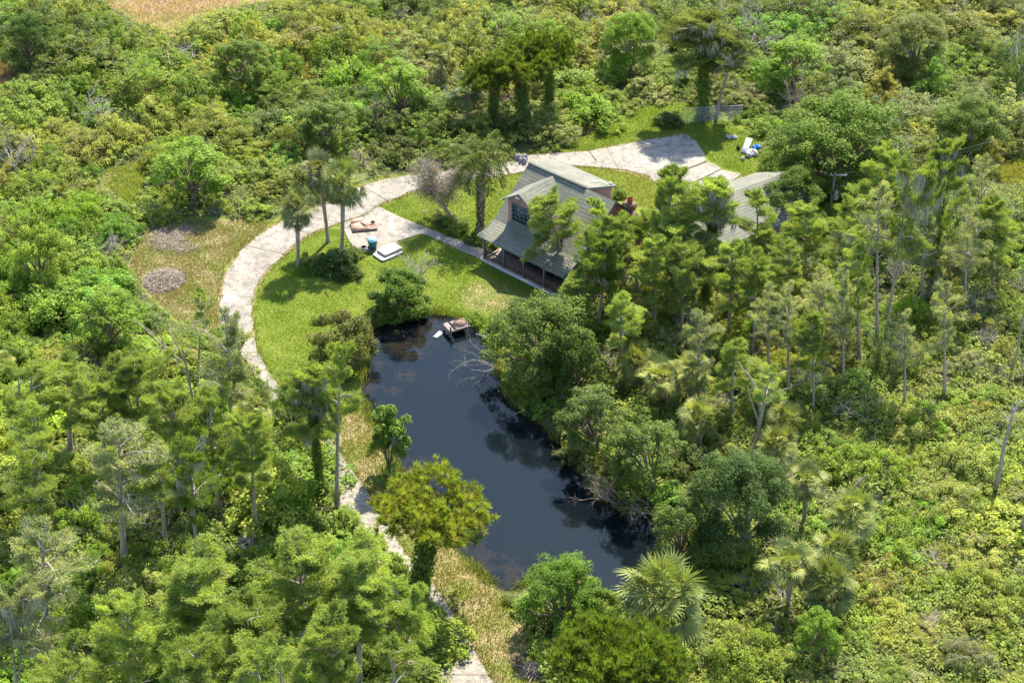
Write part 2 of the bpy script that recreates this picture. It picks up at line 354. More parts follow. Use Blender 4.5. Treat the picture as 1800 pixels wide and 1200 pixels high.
pts = [tuple(wc+(p-wc)*(1+1.2/np.linalg.norm(p-wc))) for p in wx]
water = flat('pond_water', pts, -.3, 'water', 0, True); water['kind'] = 'structure'
if water.data.polygons[0].normal.z < 0: water.data.flip_normals()
# driveway with ragged edges and joints
V = []; F_ = []
fine = []
for (a, b), (c, d) in zip(DRV[:-1], DRV[1:]):
    A, B, C_, D = [G(*q)[:2] for q in (a, b, c, d)]; n = 5
    for i in range(n): t = i/n; fine.append((A+(C_-A)*t, B+(D-B)*t))
fine.append((G(*DRV[-1][0])[:2], G(*DRV[-1][1])[:2]))
for i in range(2):
    fa = np.array([np.hstack(f) for f in fine]); fa[1:-1] = (fa[:-2]+fa[1:-1]*2+fa[2:])/4; fine = [(r[:2], r[2:]) for r in fa]
for (A, B) in fine:
    u = (B-A)/np.linalg.norm(B-A)
    A = A+u*random.uniform(-.02, .22); B = B-u*random.uniform(-.02, .22)
    V += [(*A, .05), (*B, .05), (*A, -.1), (*B, -.1)]
for i in range(len(fine)-1):
    o = i*4
    F_ += [[o, o+1, o+5, o+4], [o, o+4, o+6, o+2], [o+1, o+3, o+7, o+5]]
drive = polymesh('driveway', V, F_, ['concrete']); drive['kind'] = 'structure'
for nm, P, z in (('driveway_pad', PAD, .054), ('footpath', WALK, .045), ('rear_pad', REARPAD, .054), ('rear_pad', REARPAD2, .058), ('rear_pad', REARPAD3, .062)):
    o = flat(nm, P, z, 'concrete', .15); o['kind'] = 'structure'
M['jointmat'] = plain('grassy_joint', (.12, .10, .06), .9, .5, 5, .2)
jg = Geo()
for i in range(6, len(fine)-6, 13):
    A, B = fine[i]; jg.box(((A+B)[0]/2, (A+B)[1]/2, .053), (np.linalg.norm(B-A), .05+random.random()*.05, .006), math.atan2(*(B-A)[::-1]))
for a, b in (((1180,309),(1242,284)), ((1232,317),(1268,298)), ((1035,266),(1048,283)), ((612,400),(663,363))):
    A, B = G(*a)[:2], G(*b)[:2]; jg.box((*((A+B)/2), .062), (np.linalg.norm(B-A), .14, .012), math.atan2(*(B-A)[::-1]))
jo = part('driveway_joints', jg, ['jointmat'], None); jo['kind'] = 'structure'
pc = G(405, 525); pv = [(pc[0]+.64*math.cos(t)*(1+.04*math.sin(3*t)), pc[1]+.64*math.sin(t), .058) for t in np.linspace(0, 2*math.pi, 24, endpoint=False)]
o = polymesh('round_patch', pv, [list(range(24))], ['foam']); tag(o, 'round white patch lying on the left bend of the grey driveway', 'patch')

# ------------------------------------------------------------ plant prototypes
def unit(n): v = RNG.normal(size=(n, 3)); return v/np.linalg.norm(v, axis=1, keepdims=True)
def clumps(g, C, Rr, per, L, W, flat_=1., outc=None, up=1.15, rnd=.55, T0=None, mi=0):
    n = len(C); Rr = np.broadcast_to(Rr, (n,))
    U = unit(n*per); U[:, 2] = np.where(U[:, 2] < -.3, -U[:, 2], U[:, 2])
    rr = RNG.uniform(.55, 1.08, (n*per, 1)); P = U*rr*np.repeat(Rr, per)[:, None]; P[:, 2] *= flat_
    base = np.repeat(C, per, 0); pos = base+P
    nr = U+np.array([0, 0, up])+RNG.normal(size=U.shape)*rnd
    if T0 is None: T0 = RNG.uniform(.15, .85, n)
    T = np.clip(np.repeat(T0, per)*.65+RNG.uniform(0, .42, n*per), 0, 1)
    sz = RNG.uniform(.7, 1.3, n*per)
    g.leaves(pos, nr, L*sz, W*sz, T, mi)
def noisy(U, seed, amp=.25):
    r = np.random.default_rng(seed); o = np.ones(len(U))
    for _ in range(5):
        d = r.normal(size=3); o += amp*.6*np.sin(U@d*r.uniform(1.5, 3.4)+r.uniform(0, 6))/1.6
    return o
def branchy(g, p, d, L, r, depth, spread=.6, up=.15, k=4, mi=0, tips=None, seg=4, kids=(2, 4)):
    pts = [np.array(p, float)]; d = np.array(d, float)
    for i in range(seg):
        d = d+np.array([random.gauss(0, .13), random.gauss(0, .13), random.gauss(0, .1)+up*.3]); d /= np.linalg.norm(d)
        pts.append(pts[-1]+d*L/seg)
    g.tube(pts, np.linspace(r, r*.5, seg+1), k, .5, mi)
    if tips is not None: tips.append((pts[-1], depth)); tips.append((pts[-2], depth))
    if depth > 0:
        for _ in range(random.randint(*kids)):
            i = random.randint(max(1, seg//2), seg); dd = d+np.array([random.gauss(0, spread), random.gauss(0, spread), random.gauss(0, spread*.7)])
            dd /= np.linalg.norm(dd); branchy(g, pts[i], dd, L*random.uniform(.55, .8), r*.5*(1.1-.1*i/seg), depth-1, spread, up, max(3, k-1), mi, tips, seg, kids)
def shrub(seed, nc=62, per=85, L=.085, W=.062, h=.95, amp=.45, rc=(.12, .26), mat='leaf', twigs=40, bare=0.):
    g = Geo(); U = unit(nc*2); U[:, 2] = np.abs(U[:, 2])*1.02-.08; U = U[:nc]
    rad_ = noisy(U, seed, amp)*RNG.uniform(.6, .95, nc); C = U*rad_[:, None]; C[:, 2] = np.maximum(.06, C[:, 2]*h)
    clumps(g, C, RNG.uniform(*rc, nc), per, L, W, .85)
    for i in range(twigs):                                    # sprays poking out of the crown
        U1 = unit(1)[0]; U1[2] = abs(U1[2]); c = C[random.randrange(nc)]; p = c*.8
        q = c*1.0+U1*random.uniform(.15, .42); g.tube([p, (p+q)/2+unit(1)[0]*.04, q], [.012, .008, .003], 3, .6, 1 if random.random() < .4+bare else 2)
        if random.random() > bare: m = 10; g.leaves(q+unit(m)*.06, unit(m)+[0, 0, .4], L*.9, W*.9, RNG.uniform(.4, 1, m))
    g.tube([[0, 0, -.05], [0, 0, .3], [.05, 0, .55]], [.05, .04, .02], 5, .5, 2)
    return g.mesh('shrub', [mat, 'pinktwig', 'brown'])
PROTO = {}
PROTO['leafy'] = [shrub(i, 95, 80, .062, .043, .95, .5, (.08, .24)) for i in range(8)]
PROTO['fine'] = [shrub(i+20, 130, 90, .045, .028, .8, .5, (.06, .19), twigs=90, bare=.3) for i in range(8)]
PROTO['glossy'] = [shrub(i+40, 60, 85, .085, .06, 1.0, .25, (.17, .30), 'gloss', 20) for i in range(4)]
PROTO['upright'] = [shrub(i+60, 90, 80, .060, .030, 1.4, .5, (.07, .2), twigs=90, bare=.1) for i in range(6)]
PROTO['vine'] = [shrub(i+80, 110, 90, .045, .038, .5, .55, (.08, .22), twigs=50) for i in range(6)]

def bigtree(seed, R=5., H=7., trunk=3., nc=150, per=150, L=.34, W=.2, rc=(.7, 1.3), mat='leaf', squash=.7, lobes=9, bark='brown', bare=0):
    """trunk mesh + crown mesh, real metres, base at the origin; crown centre at H"""
    rs = random.Random(seed); tg = Geo(); cg = Geo()
    LB = []
    for i in range(lobes):
        a = i*2.4+rs.random(); q = math.sqrt((i+.5)/lobes)*R*.68; LB.append(np.array([math.cos(a)*q, math.sin(a)*q, H+squash*math.sqrt(max(0, R*R*.7-q*q))*rs.uniform(.5, .9)-R*.2]))
    for i in range(lobes*2//3):
        a = i*2.4+.8+rs.random()*.6; q = R*rs.uniform(.60, .78); LB.append(np.array([math.cos(a)*q, math.sin(a)*q, max(R*.3, H-R*rs.uniform(.25, .6))]))
    tg.tube([[0, 0, -.2], [.1, 0, trunk*.5], [0, .1, trunk]], [R*.075+.06, R*.06, R*.05], 8)
    for b in LB:
        m = b*.55+np.array([0, 0, trunk*.3]); m += unit(1)[0]*.3; tg.tube([[0, 0, trunk*.8], m, b], [R*.035, R*.022, .03], 5)
        for j in range(4): e = b+unit(1)[0]*R*.3; tg.tube([m*.4+b*.6, (b+e)/2, e], [R*.012, .03, .012], 4)
    Cs = []; 
    per_l = max(3, nc//len(LB))
    for b in LB:
        U = unit(per_l); U[:, 2] = np.where(U[:, 2] < -.45, -U[:, 2], U[:, 2]); rl = R*.35*rs.uniform(.8, 1.15)
        Cs.append(b+U*rl*RNG.uniform(.75, 1.05, (per_l, 1))*np.array([1, 1, .8]))
    Cs = np.concatenate(Cs); T0 = RNG.uniform(.2, .8, len(Cs))
    clumps(cg, Cs, RNG.uniform(*rc, len(Cs)), per, L, W, .8, T0=T0)
    return dict(trunk=tg.mesh('trunk', [bark], True), crown=cg.mesh('crown', [mat]), H=H, R=R)
def cypress(seed, H=9., R=2.8, dens=1., moss=0., vine=0., sparse=.5, lean=.25, base=.45, nl=20, fork=False):
    """trunk with spreading limbs; foliage only in flat feathery sprays along the side branches"""
    rs = random.Random(seed); tg = Geo(); cg = Geo(); mg = Geo(); vg = Geo(); r3 = lambda k_: np.array([rs.gauss(0, k_), rs.gauss(0, k_), rs.gauss(0, k_)])
    bx, by = rs.uniform(-lean, lean), rs.uniform(-lean, lean)
    tp = lambda t: np.array([bx*math.sin(t*2.2), by*math.sin(t*2.6+.3)-by*.3, H*t])
    ts = np.linspace(0, 1, 9); tg.tube([tp(t) for t in ts], [.19*(1-t)**.8*(1+.7*math.exp(-t*14))+.03 for t in ts], 7)
    stems = [tp]
    if fork:
        fa = rs.uniform(0, 6.28); f0 = rs.uniform(.35, .5); tq = lambda t: tp(f0)+np.array([math.cos(fa), math.sin(fa), 0])*1.5*max(0, t-f0)**.7/(1-f0)**.7+np.array([0, 0, H*.92*(t-f0)])
        tg.tube([tq(t) for t in np.linspace(f0, 1, 6)], np.linspace(.12, .03, 6), 6); stems.append(tq)
    B = [[], [], [], []]
    for i in range(nl):
        u = (i+.5)/nl; t = base+(1-base)*u**.85; st = stems[i % len(stems)]
        prof = max(.18, math.sin((u*.80+.20)*math.pi)**.55)
        a = i*2.399+rs.uniform(-.6, .6); L = R*prof*rs.uniform(.55, 1.2)*(.85+.3*math.sin(a+seed))+.25
        if rs.random() < .12*sparse: continue
        d = np.array([math.cos(a), math.sin(a), rs.uniform(.15, .7)+.5*u]); pts = [st(t)]; dd = d/np.linalg.norm(d)
        for q in range(5): dd = dd+r3(.16)-np.array([0, 0, .06]); dd /= np.linalg.norm(dd); pts.append(pts[-1]+dd*L/5)
        tg.tube(pts, np.linspace(.075, .012, 6)*(.6+.4*L/R), 5, .5, 1 if rs.random() < .45 else 0)
        hx = np.cross(d, [0, 0, 1.]); hx /= np.linalg.norm(hx); T0 = rs.uniform(.1, .9)
        for q in range(int(9*dens)):
            v = rs.uniform(.22, 1.); k_ = min(4, int(v*5)); p = np.array(pts[k_])*(1-(v*5-k_))+np.array(pts[k_+1])*(v*5-k_)
            sg = 1 if q % 2 else -1; sd = hx*sg*rs.uniform(.5, 1)+dd*rs.uniform(.2, .9)+np.array([0, 0, rs.uniform(-.05, .35)]); sd /= np.linalg.norm(sd)
            l = (.30*L*(1.15-v)+.35)*rs.uniform(.7, 1.3); e = p+sd*l; m_ = (p+e)/2+r3(.06); tg.tube([p, m_, e], [.022, .014, .005], 3, .5, 1)
            for w_ in range(2):
                e2 = m_+(sd*.6+r3(.5))*l*.55; tg.tube([m_, e2], [.012, .004], 3, .5, 1)
            if rs.random() < sparse*.38: continue
            n = int(150*dens*(.6+l)); f = RNG.uniform(.1, 1.05, n); fan = np.abs(1-f*.55)*.30*l+.10
            C = p+(e-p)*f[:, None]+np.cross(sd, [0, 0, 1.])*RNG.normal(size=(n, 1))*fan[:, None]*1.2+RNG.normal(size=(n, 3))*[.05, .05, .055]
            D = sd*.5+RNG.normal(size=(n, 3))*[.7, .7, .28]+np.array([0, 0, -.05])
            B[0].append(C); B[1].append(D); B[2].append(np.clip(T0*.45+rs.uniform(0, .3)+RNG.uniform(0, .3, n), 0, 1))
        if rs.random() < moss:
            for q in range(5):
                s0 = pts[rs.randint(1, 5)]; m = 22; st_ = s0+RNG.normal(size=(m, 3))*[.18, .18, .06]
                mg.blades(st_, np.tile([0, 0, -1.], (m, 1))+RNG.normal(size=(m, 3))*.06, RNG.uniform(.4, 1.3, m), .055, .5)
    C = np.concatenate(B[0]); n = len(C); cg.blades(C, np.concatenate(B[1]), RNG.uniform(.13, .28, n), RNG.uniform(.038, .062, n), np.concatenate(B[2]))
    if vine:
        m = int(2600*vine); t = RNG.uniform(.0, .72, m); a = RNG.uniform(0, 6.28, m); r = RNG.uniform(.2, .62, m)*(1-.35*t)*(1+.25*np.sin(t*23))
        c = np.array([tp(x) for x in t])+np.stack([np.cos(a)*r, np.sin(a)*r, RNG.normal(0, .1, m)], 1)
        vg.leaves(c, np.stack([np.cos(a), np.sin(a), np.full(m, .5)], 1)+RNG.normal(size=(m, 3))*.4, .22, .17, RNG.uniform(0, .8, m))
    out = dict(trunk=tg.mesh('trunk', ['bark', 'dead'], True), crown=cg.mesh('crown', ['needle']), H=H*(base+(1-base)*.55), R=R*1.02)
    if moss: out['moss'] = mg.mesh('moss', ['moss'])
    if vine: out['vine'] = vg.mesh('vine', ['leaf'])
    return out
def pine(seed, H=9., R=3., lobes=9, tufts=430, T=(.1, 1)):
    rs = random.Random(seed); tg = Geo(); cg = Geo(); vg = Geo()
    tg.tube([[0, 0, -.1], [.15, 0, H*.3], [-.1, .1, H*.6], [.1, 0, H]], [.26, .22, .17, .07], 8)
    Ps = []
    for i in range(lobes*3):
        a = i*2.399; q = math.sqrt((i+.5)/(lobes*3))*R*.86; zz = H+math.sqrt(max(0, R*R-q*q))*.62*rs.uniform(.1, 1)-R*.2*rs.random(); b = np.array([math.cos(a)*q, math.sin(a)*q, zz])
        tg.tube([[0, 0, H*rs.uniform(.62, .9)], b*[.5, .5, 1]-[0, 0, R*.15], b], [.07, .05, .02], 4)
        for _ in range(tufts//(lobes*3)): Ps.append(b+unit(1)[0]*R*.27*rs.uniform(.4, 1.05)*[1, 1, .8])
    Ps = np.array(Ps); n = len(Ps); k_ = 34; out = Ps-np.array([0, 0, H-R*.3]); out /= np.linalg.norm(out, axis=1, keepdims=True)
    for sel, mi in ((RNG.random(n) < .72, 0), (None, 1)):
        if sel is not None: keep = sel; Q = Ps[sel]; O = out[sel]
        else: Q = Ps[~keep]-[0, 0, .12]; O = out[~keep]
        m = len(Q); ax = O*.45+np.array([0, 0, .8])+RNG.normal(size=(m, 3))*.15
        D = np.repeat(ax, k_, 0)+RNG.normal(size=(m*k_, 3))*.5
        tt = np.repeat(RNG.uniform(*T, m), k_)*.75+RNG.uniform(0, .25, m*k_)
        cg.blades(np.repeat(Q, k_, 0)+RNG.normal(size=(m*k_, 3))*.03, D, RNG.uniform(.30, .52, m*k_), .05, tt, None, mi)
    m = 2600; t = RNG.uniform(0, .72, m); a = RNG.uniform(0, 6.28, m); r = RNG.uniform(.25, .75, m)
    vg.leaves(np.stack([np.cos(a)*r, np.sin(a)*r, t*H], 1), np.stack([np.cos(a), np.sin(a), a*0+.5], 1), .2, .15, RNG.uniform(0, .8, m))
    return dict(trunk=tg.mesh('trunk', ['brown'], True), crown=cg.mesh('crown', ['needle', 'tan']), vine=vg.mesh('vine', ['leaf']), H=H, R=R)
def fanpalm(seed, R=2., nf=46, low=-.85, dead=15):
    rs = random.Random(seed); cg = Geo(); dg = Geo(); 
    def frond(gg, a, el, Lp, Lb, T, droop):
        d = np.array([math.cos(a)*math.cos(el), math.sin(a)*math.cos(el), math.sin(el)])
        d2 = d-np.array([0, 0, droop*.45]); d2 /= np.linalg.norm(d2); p1 = d*Lp*.55; p2 = p1+d2*Lp*.45
        gg.tube([[0, 0, 0], p1, p2], [.03, .022, .018], 3, .75)
        s = np.cross(d2, [0, 0, 1.]); s /= np.linalg.norm(s)+1e-9; nn = np.cross(s, d2)
        tw = rs.gauss(0, .6); s, nn = s*math.cos(tw)+nn*math.sin(tw), nn*math.cos(tw)-s*math.sin(tw)
        m = 18; an = np.linspace(-1.6, 1.6, m)+RNG.normal(0, .03, m)
        D = np.cos(an)[:, None]*d2+np.sin(an)[:, None]*s+nn*(.22*np.abs(np.sin(an))[:, None])
        L = Lb*(.62+.38*np.cos(an*.75))*RNG.uniform(.9, 1.1, m); P0 = np.tile(p2, (m, 1)); side = np.cross(D, nn)
        tt = np.clip(T+RNG.uniform(-.12, .2, m), 0, 1)
        V0 = P0; V1 = P0+D*L[:, None]*.55; D2 = D-np.array([0, 0, droop*rs.uniform(.6, 1.3)]); D2 /= np.linalg.norm(D2, axis=1, keepdims=True)
        side /= np.linalg.norm(side, axis=1, keepdims=True)+1e-9; w_ = R*.021
        V2 = V1+D2*L[:, None]*.5
        gg.raw(np.stack([V0, V0, V1+side*w_, V1-side*w_], 1).reshape(-1, 3), np.arange(4*m).reshape(m, 4), tt)
        gg.raw(np.stack([V1-side*w_, V1+side*w_, V2+side*.003, V2-side*.003], 1).reshape(-1, 3), np.arange(4*m).reshape(m, 4), tt)
    for i in range(nf):
        u = (i+.5)/nf; el = 1.45+(low-1.45)*u**.9+rs.gauss(0, .22)
        frond(cg, i*2.399+rs.gauss(0, .2), el, R*rs.uniform(.3, .72), R*rs.uniform(.36, .52), rs.uniform(.05, .9)*(1-.35*u), .35+.5*u)
    for i in range(dead): frond(dg, i*2.399+rs.gauss(0, .4), rs.uniform(-1.3, -.8), R*.35, R*.42, .5, .8)
    return dict(crown=cg.mesh('crown', ['palm']), dead=dg.mesh('dead_fronds', ['straw']) if dead else None, R=R)
def featherpalm(R=3.2, nf=34):
    rs = random.Random(3); cg = Geo()
    for i in range(nf):
        u = (i+.5)/nf; el = 1.45-1.7*u; a = i*2.399; p = np.zeros(3); L = R*rs.uniform(.9, 1.1); n = 16; e = el; pts = [p]
        for j in range(n):
            e -= (.065+.05*u); p = p+np.array([math.cos(a)*math.cos(e), math.sin(a)*math.cos(e), math.sin(e)])*L/n; pts.append(p)
        pts = np.array(pts); cg.tube(pts[::2], np.linspace(.05, .01, 9), 4, .8)
        fi = np.linspace(2, n-.01, 44); b = pts[fi.astype(int)]+(pts[np.minimum(n, fi.astype(int)+1)]-pts[fi.astype(int)])*(fi % 1)[:, None]
        s = np.array([-math.sin(a), math.cos(a), 0]); fw = np.array([math.cos(a), math.sin(a), 0])
        for sg in (-1, 1):
            D = np.tile(s*sg*.85+fw*.35, (44, 1))+RNG.normal(size=(44, 3))*.12; D[:, 2] -= .15+RNG.uniform(0, .35, 44)
            Ls = R*.24*np.sin(np.linspace(.5, 2.9, 44))+.12; tt = RNG.uniform(.25, .95, 44)
            mid = b+D*Ls[:, None]*.5; cg.blades(b, D, Ls*.75, .07, tt); D2 = D.copy(); D2[:, 2] -= 1.1; cg.blades(mid, D2, Ls*.65, .055, tt)
    return cg.mesh('crown', ['palm'])
def palmtrunk(r=.17):
    g = Geo(); z = np.linspace(-.03, 1, 12); g.tube(np.stack([.04*np.sin(z*3), 0*z, z], 1), r*(1+.15*np.cos(z*60)+.35*np.exp(-z*12)), 9); return g.mesh('trunk', ['bark'], True)
CV = {'a': [cypress(1, 9, 2.8), cypress(31, 9.5, 2.7, fork=True)], 'b': [cypress(2, 10, 3.0, 1.15, sparse=.2, nl=24), cypress(32, 9.5, 3.1, 1.1, sparse=.3, nl=24, fork=True)], 'c': [cypress(3, 8.5, 2.3, 1., lean=.5), cypress(33, 9, 2.2, .95, lean=.6, nl=18)],
      'd': [cypress(4, 10, 3.2, 1.2, moss=.7, vine=1.2, sparse=.2, base=.5, nl=24)], 'e': [cypress(5, 10, 2.9, .85, sparse=1.15, base=.40, fork=True, nl=26), cypress(35, 9.5, 2.8, .85, sparse=1.0, base=.42, nl=24)],
      'f': [cypress(6, 11, 3.2, 1.0, moss=.4, sparse=.8, base=.52, fork=True)], 'g': [cypress(8, 9.5, 3.2, 1.2, sparse=.1, base=.42, nl=26), cypress(38, 9, 3.1, 1.2, sparse=.15, base=.4, nl=26, fork=True), cypress(48, 10, 3.3, 1.15, sparse=.2, base=.45, nl=24)],
      'h': [cypress(9, 11, 2.5, .8, sparse=1.4, base=.5, lean=.7, nl=20)]}
class _CY:
    def __getitem__(s, k_): return random.choice(CV[k_])
CY = _CY()
def brushmesh(seed):
    random.seed(seed); g = Geo()
    for _ in range(6): a = random.uniform(0, 6.28); q = random.uniform(.2, 1.1); branchy(g, (random.gauss(0, .15), random.gauss(0, .15), -.05), (math.cos(a)*q, math.sin(a)*q, 1), .55, .025, 3, .6, .05, 4, seg=3, kids=(2, 4))
    return g.mesh('brush', ['dead' if seed % 2 else 'pinktwig'])
PROTO['brush'] = [brushmesh(i) for i in range(4)]
BT = {'mango': bigtree(1, 6, 5.2, 2.2, 240, 210, .26, .11, (.6, 1.15), 'gloss', .8, 17), 'oak': bigtree(2, 4.2, 4.0, 1.6, 130, 190, .17, .11, (.5, .95), 'gloss', .85, 10),
      'round': bigtree(3, 3, 2.2, 1, 90, 170, .19, .12, (.4, .8), 'gloss', .85, 8), 'light': bigtree(5, 3.5, 4.6, 2, 100, 130, .2, .13, (.4, .8), 'leaf', .9, 9),
      'column': bigtree(8, 1.7, 2.6, .6, 70, 150, .2, .13, (.3, .55), 'leaf', 1.2, 6), 'fineoak': bigtree(6, 3.8, 4.0, 1.5, 210, 260, .14, .09, (.5, .9), 'leaf', .9, 10, 'bark')}
PN = {'a': pine(1, 5.6, 3.4, 13, 820), 'b': pine(2, 8, 3.4, 8, 600), 'c': pine(3, 4.5, 4.2, 16, 1500, (.2, 1))}
FP = [fanpalm(1), fanpalm(2, nf=36, dead=14), fanpalm(3, nf=58, dead=4)]; PT = palmtrunk()
STUMPY = palmtrunk(.24)
# colours (linear albedo)
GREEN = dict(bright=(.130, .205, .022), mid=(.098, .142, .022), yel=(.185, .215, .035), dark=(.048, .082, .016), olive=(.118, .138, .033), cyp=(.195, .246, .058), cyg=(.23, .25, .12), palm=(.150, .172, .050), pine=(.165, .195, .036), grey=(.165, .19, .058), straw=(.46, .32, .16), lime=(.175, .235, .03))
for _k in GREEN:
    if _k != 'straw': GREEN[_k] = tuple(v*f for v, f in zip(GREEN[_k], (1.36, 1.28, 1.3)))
ANCH = []                                    # hand-placed plants: (x, y, r)
def place_parts(root, d, color, extra=None):
    link('trunk', d['trunk'], root)
    link('crown', d['crown'], root, None, color)
    if d.get('moss'): link('hanging_moss', d['moss'], root)
    if d.get('vine'): link('vine', d['vine'], root, None, GREEN['mid'])
def tree(name, d, cx, cy_, rpx, color, label, cat='tree', group=None, hc=None, base=None, rz=None):
    """crown centre at photo (cx, cy_), radius rpx pixels; stands on real ground below it"""
    if base is None:
        k_ = proj(*G(cx, min(cy_+110, 1300)))[2]; H = (hc or d['H']); base = (cx+(cx-900)*-.02, cy_+H*k_*.82)
    b = G(*base); h = zat(b, cy_); s = rpx/proj(*b[:2], h)[2]/d['R']
    o = empty(name, (b[0], b[1], 0), rz if rz is not None else random.uniform(0, 6.28), label, cat, group)
    sz = h/d['H']; o.scale = (s, s, sz)
    p2 = G(cx, cy_, h); dx = (p2[0]-b[0])/max(h, 1)
    if rz is None or True: o.rotation_euler.rotate_axis('Z', 0)
    o.rotation_mode = 'XYZ'; q = Vector((dx, 0, 1)).to_track_quat('Z', 'Y'); 
    o.rotation_euler = (Vector((0, 0, 1)).rotation_difference(Vector((dx, 0, 1))) @ __import__('mathutils').Euler((0, 0, o.rotation_euler.z)).to_quaternion()).to_euler()
    place_parts(o, d, color); ANCH.append((b[0], b[1], s*d['R'])); return o
def palm(cx, cy_, rpx, base, label, pi=0, color=None, group=None, name='cabbage_palm'):
    b = G(*base); h = zat(b, cy_); R = rpx/proj(*b[:2], h)[2]
    o = empty(name, (b[0], b[1], 0), 0, label, 'palm tree', group)
    t = link('trunk', PT if h > 2 else STUMPY, o); t.scale = (1, 1, h); dx = (G(cx, cy_, h)[0]-b[0])
    o.rotation_euler.y = math.atan2(dx, h)
    d = FP[pi]; c = link('crown', d['crown'], o, (0, 0, h), color or GREEN['palm']); c.scale = (R/2,)*3; c.rotation_euler.z = random.uniform(0, 6.28)
    if d['dead']: e = link('dead_fronds', d['dead'], o, (0, 0, h), GREEN['straw']); e.scale = (R/2,)*3; e.rotation_euler.z = random.uniform(0, 6.28)
    ANCH.append((b[0], b[1], .8)); return o
def bush(kind, cx, by, rpx, color, label, hs=1., group=None, name='shrub', cat='shrub', i=None):
    """dome shrub whose base centre stands at photo (cx, by)"""
    b = G(cx, by); r = rpx/proj(*b)[2]; L_ = PROTO[kind]
    o = link(name, L_[random.randrange(len(L_)) if i is None else i], None, (b[0], b[1], -.05), color); o.scale = (r, r, r*hs); o.rotation_euler.z = random.uniform(0, 6.28)
    tag(o, label, cat, group); ANCH.append((b[0], b[1], r)); return o

exec_objects = True
# ------------------------------------------------------------ house
th = rad(-43); HO = G(853, 458); house = empty('house', (HO[0], HO[1], 0), th, 'two storey pink house with grey green shingle roof and front porch', 'house')
def mk(name, boxes, mats, parent=house):
    g = Geo()
    for b in boxes: g.box(*b) if isinstance(b, tuple) else g.box(**b)
    return part(name, g, mats, parent)
SE = 9.6
slope = (7.2-3.4)/(6.1-1.6)
# body walls (prisms)
def prism(name, prof, s0, s1, mat, parent=house):       # profile in (t, z), extruded along s
    m = len(prof); V = [(s0, t, z) for t, z in prof]+[(s1, t, z) for t, z in prof]
    return polymesh(name, V, [list(range(m))[::-1], list(range(m, 2*m))]+[[i, (i+1) % m, (i+1) % m+m, i+m] for i in range(m)], [mat], parent)
prism('wall', [(2.0, 0), (10.2, 0), (10.2, 3.55), (6.1, 7.02), (2.0, 3.56)], .1, SE-.3, 'stucco')
slab('roof', [(-.4, 1.6, 3.42), (SE, 1.6, 3.42), (SE, 6.1, 7.22), (-.4, 6.1, 7.22)], .14, ['roof', 'post'], house, 0, 1)
slab('roof', [(6.35, 6.1, 7.22), (SE, 6.1, 7.22), (SE, 10.7, 3.4), (6.35, 10.7, 3.4)], .14, ['roof', 'post'], house, 0, 1)
slab('roof', [(-.4, 6.1, 7.235), (6.3, 6.1, 7.235), (6.3, 10.25, 5.78), (-.4, 10.25, 5.78)], .16, ['roof', 'post'], house, 0, 1)
prism('wall', [(6.1, 3.0), (9.9, 3.0), (9.9, 5.72), (6.15, 7.03)], .08, 6.0, 'stucco')
slab('porch_roof', [(-.42, -.6, 2.70), (SE+.02, -.6, 2.70), (SE+.02, 1.62, 3.41), (-.42, 1.62, 3.41)], .12, ['roof', 'post'], house, 0, 1)
pr = link('ridge_cap', (lambda g: g.box((2.95, 6.1, 7.27), (6.7, .34, .06)).mesh('ridge_cap', ['roof']))(Geo()), house)
# cross gable: ridge s=2.65, z 7.15, eaves at s=.72 / 4.58 z 5.9
gs, gz, e0, ez = 2.65, 7.16, 1.98, 5.92
tf = 1.45
tz = lambda z: 1.6+(z-3.42)/slope
slab('gable_roof', [(gs, tf, gz), (gs, tz(gz)+.05, gz), (gs-e0, tz(ez)+.05, ez), (gs-e0, tf, ez)], .12, ['roof', 'post'], house, 0, 1)
slab('gable_roof', [(gs, tf, gz+.004), (gs, tz(gz)+.05, gz+.004), (gs+e0, tz(ez)+.05, ez), (gs+e0, tf, ez)], .12, ['roof', 'post'], house, 0, 1)
V = [(.92, 2.0, 3.4), (4.38, 2.0, 3.4), (4.38, 2.0, 6.0), (gs, 2.0, 7.0), (.92, 2.0, 6.0)]; V2 = [(a, 5.0, c) for a, b, c in V]
polymesh('gable_wall', V+V2, [[0, 1, 2, 3, 4], [9, 8, 7, 6, 5], [0, 5, 6, 1], [1, 6, 7, 2], [4, 9, 5, 0], [2, 7, 8, 3], [3, 8, 9, 4]], ['stucco'], house)
wn = mk('window', [((2.45, 1.93, 4.78), (1.9, .08, 1.62))], ['glass'])
g = Geo()
for x in (1.5, 3.4): g.box((x, 1.89, 4.78), (.09, .12, 1.7))
for z in (3.97, 5.59): g.box((2.45, 1.89, z), (1.99, .12, .09))
for x in (1.97, 2.45, 2.93): g.box((x, 1.88, 4.78), (.04, .06, 1.6))
for z in (4.37, 4.78, 5.19): g.box((2.45, 1.88, z), (1.9, .05, .04))
part('window_frame', g, ['post'], wn)
lp = mk('flood_light', [((gs, 1.38, 6.82), (.1, .12, .1)), ((gs+.12, 1.30, 6.78), (.12, .14, .12)), ((gs-.12, 1.30, 6.78), (.12, .14, .12))], ['white'])
g = Geo(); g.box((gs-e0-.02, tf-.02, ez-.12), (.08, .1, .14)); part('gutter_end', g, ['white'], house)
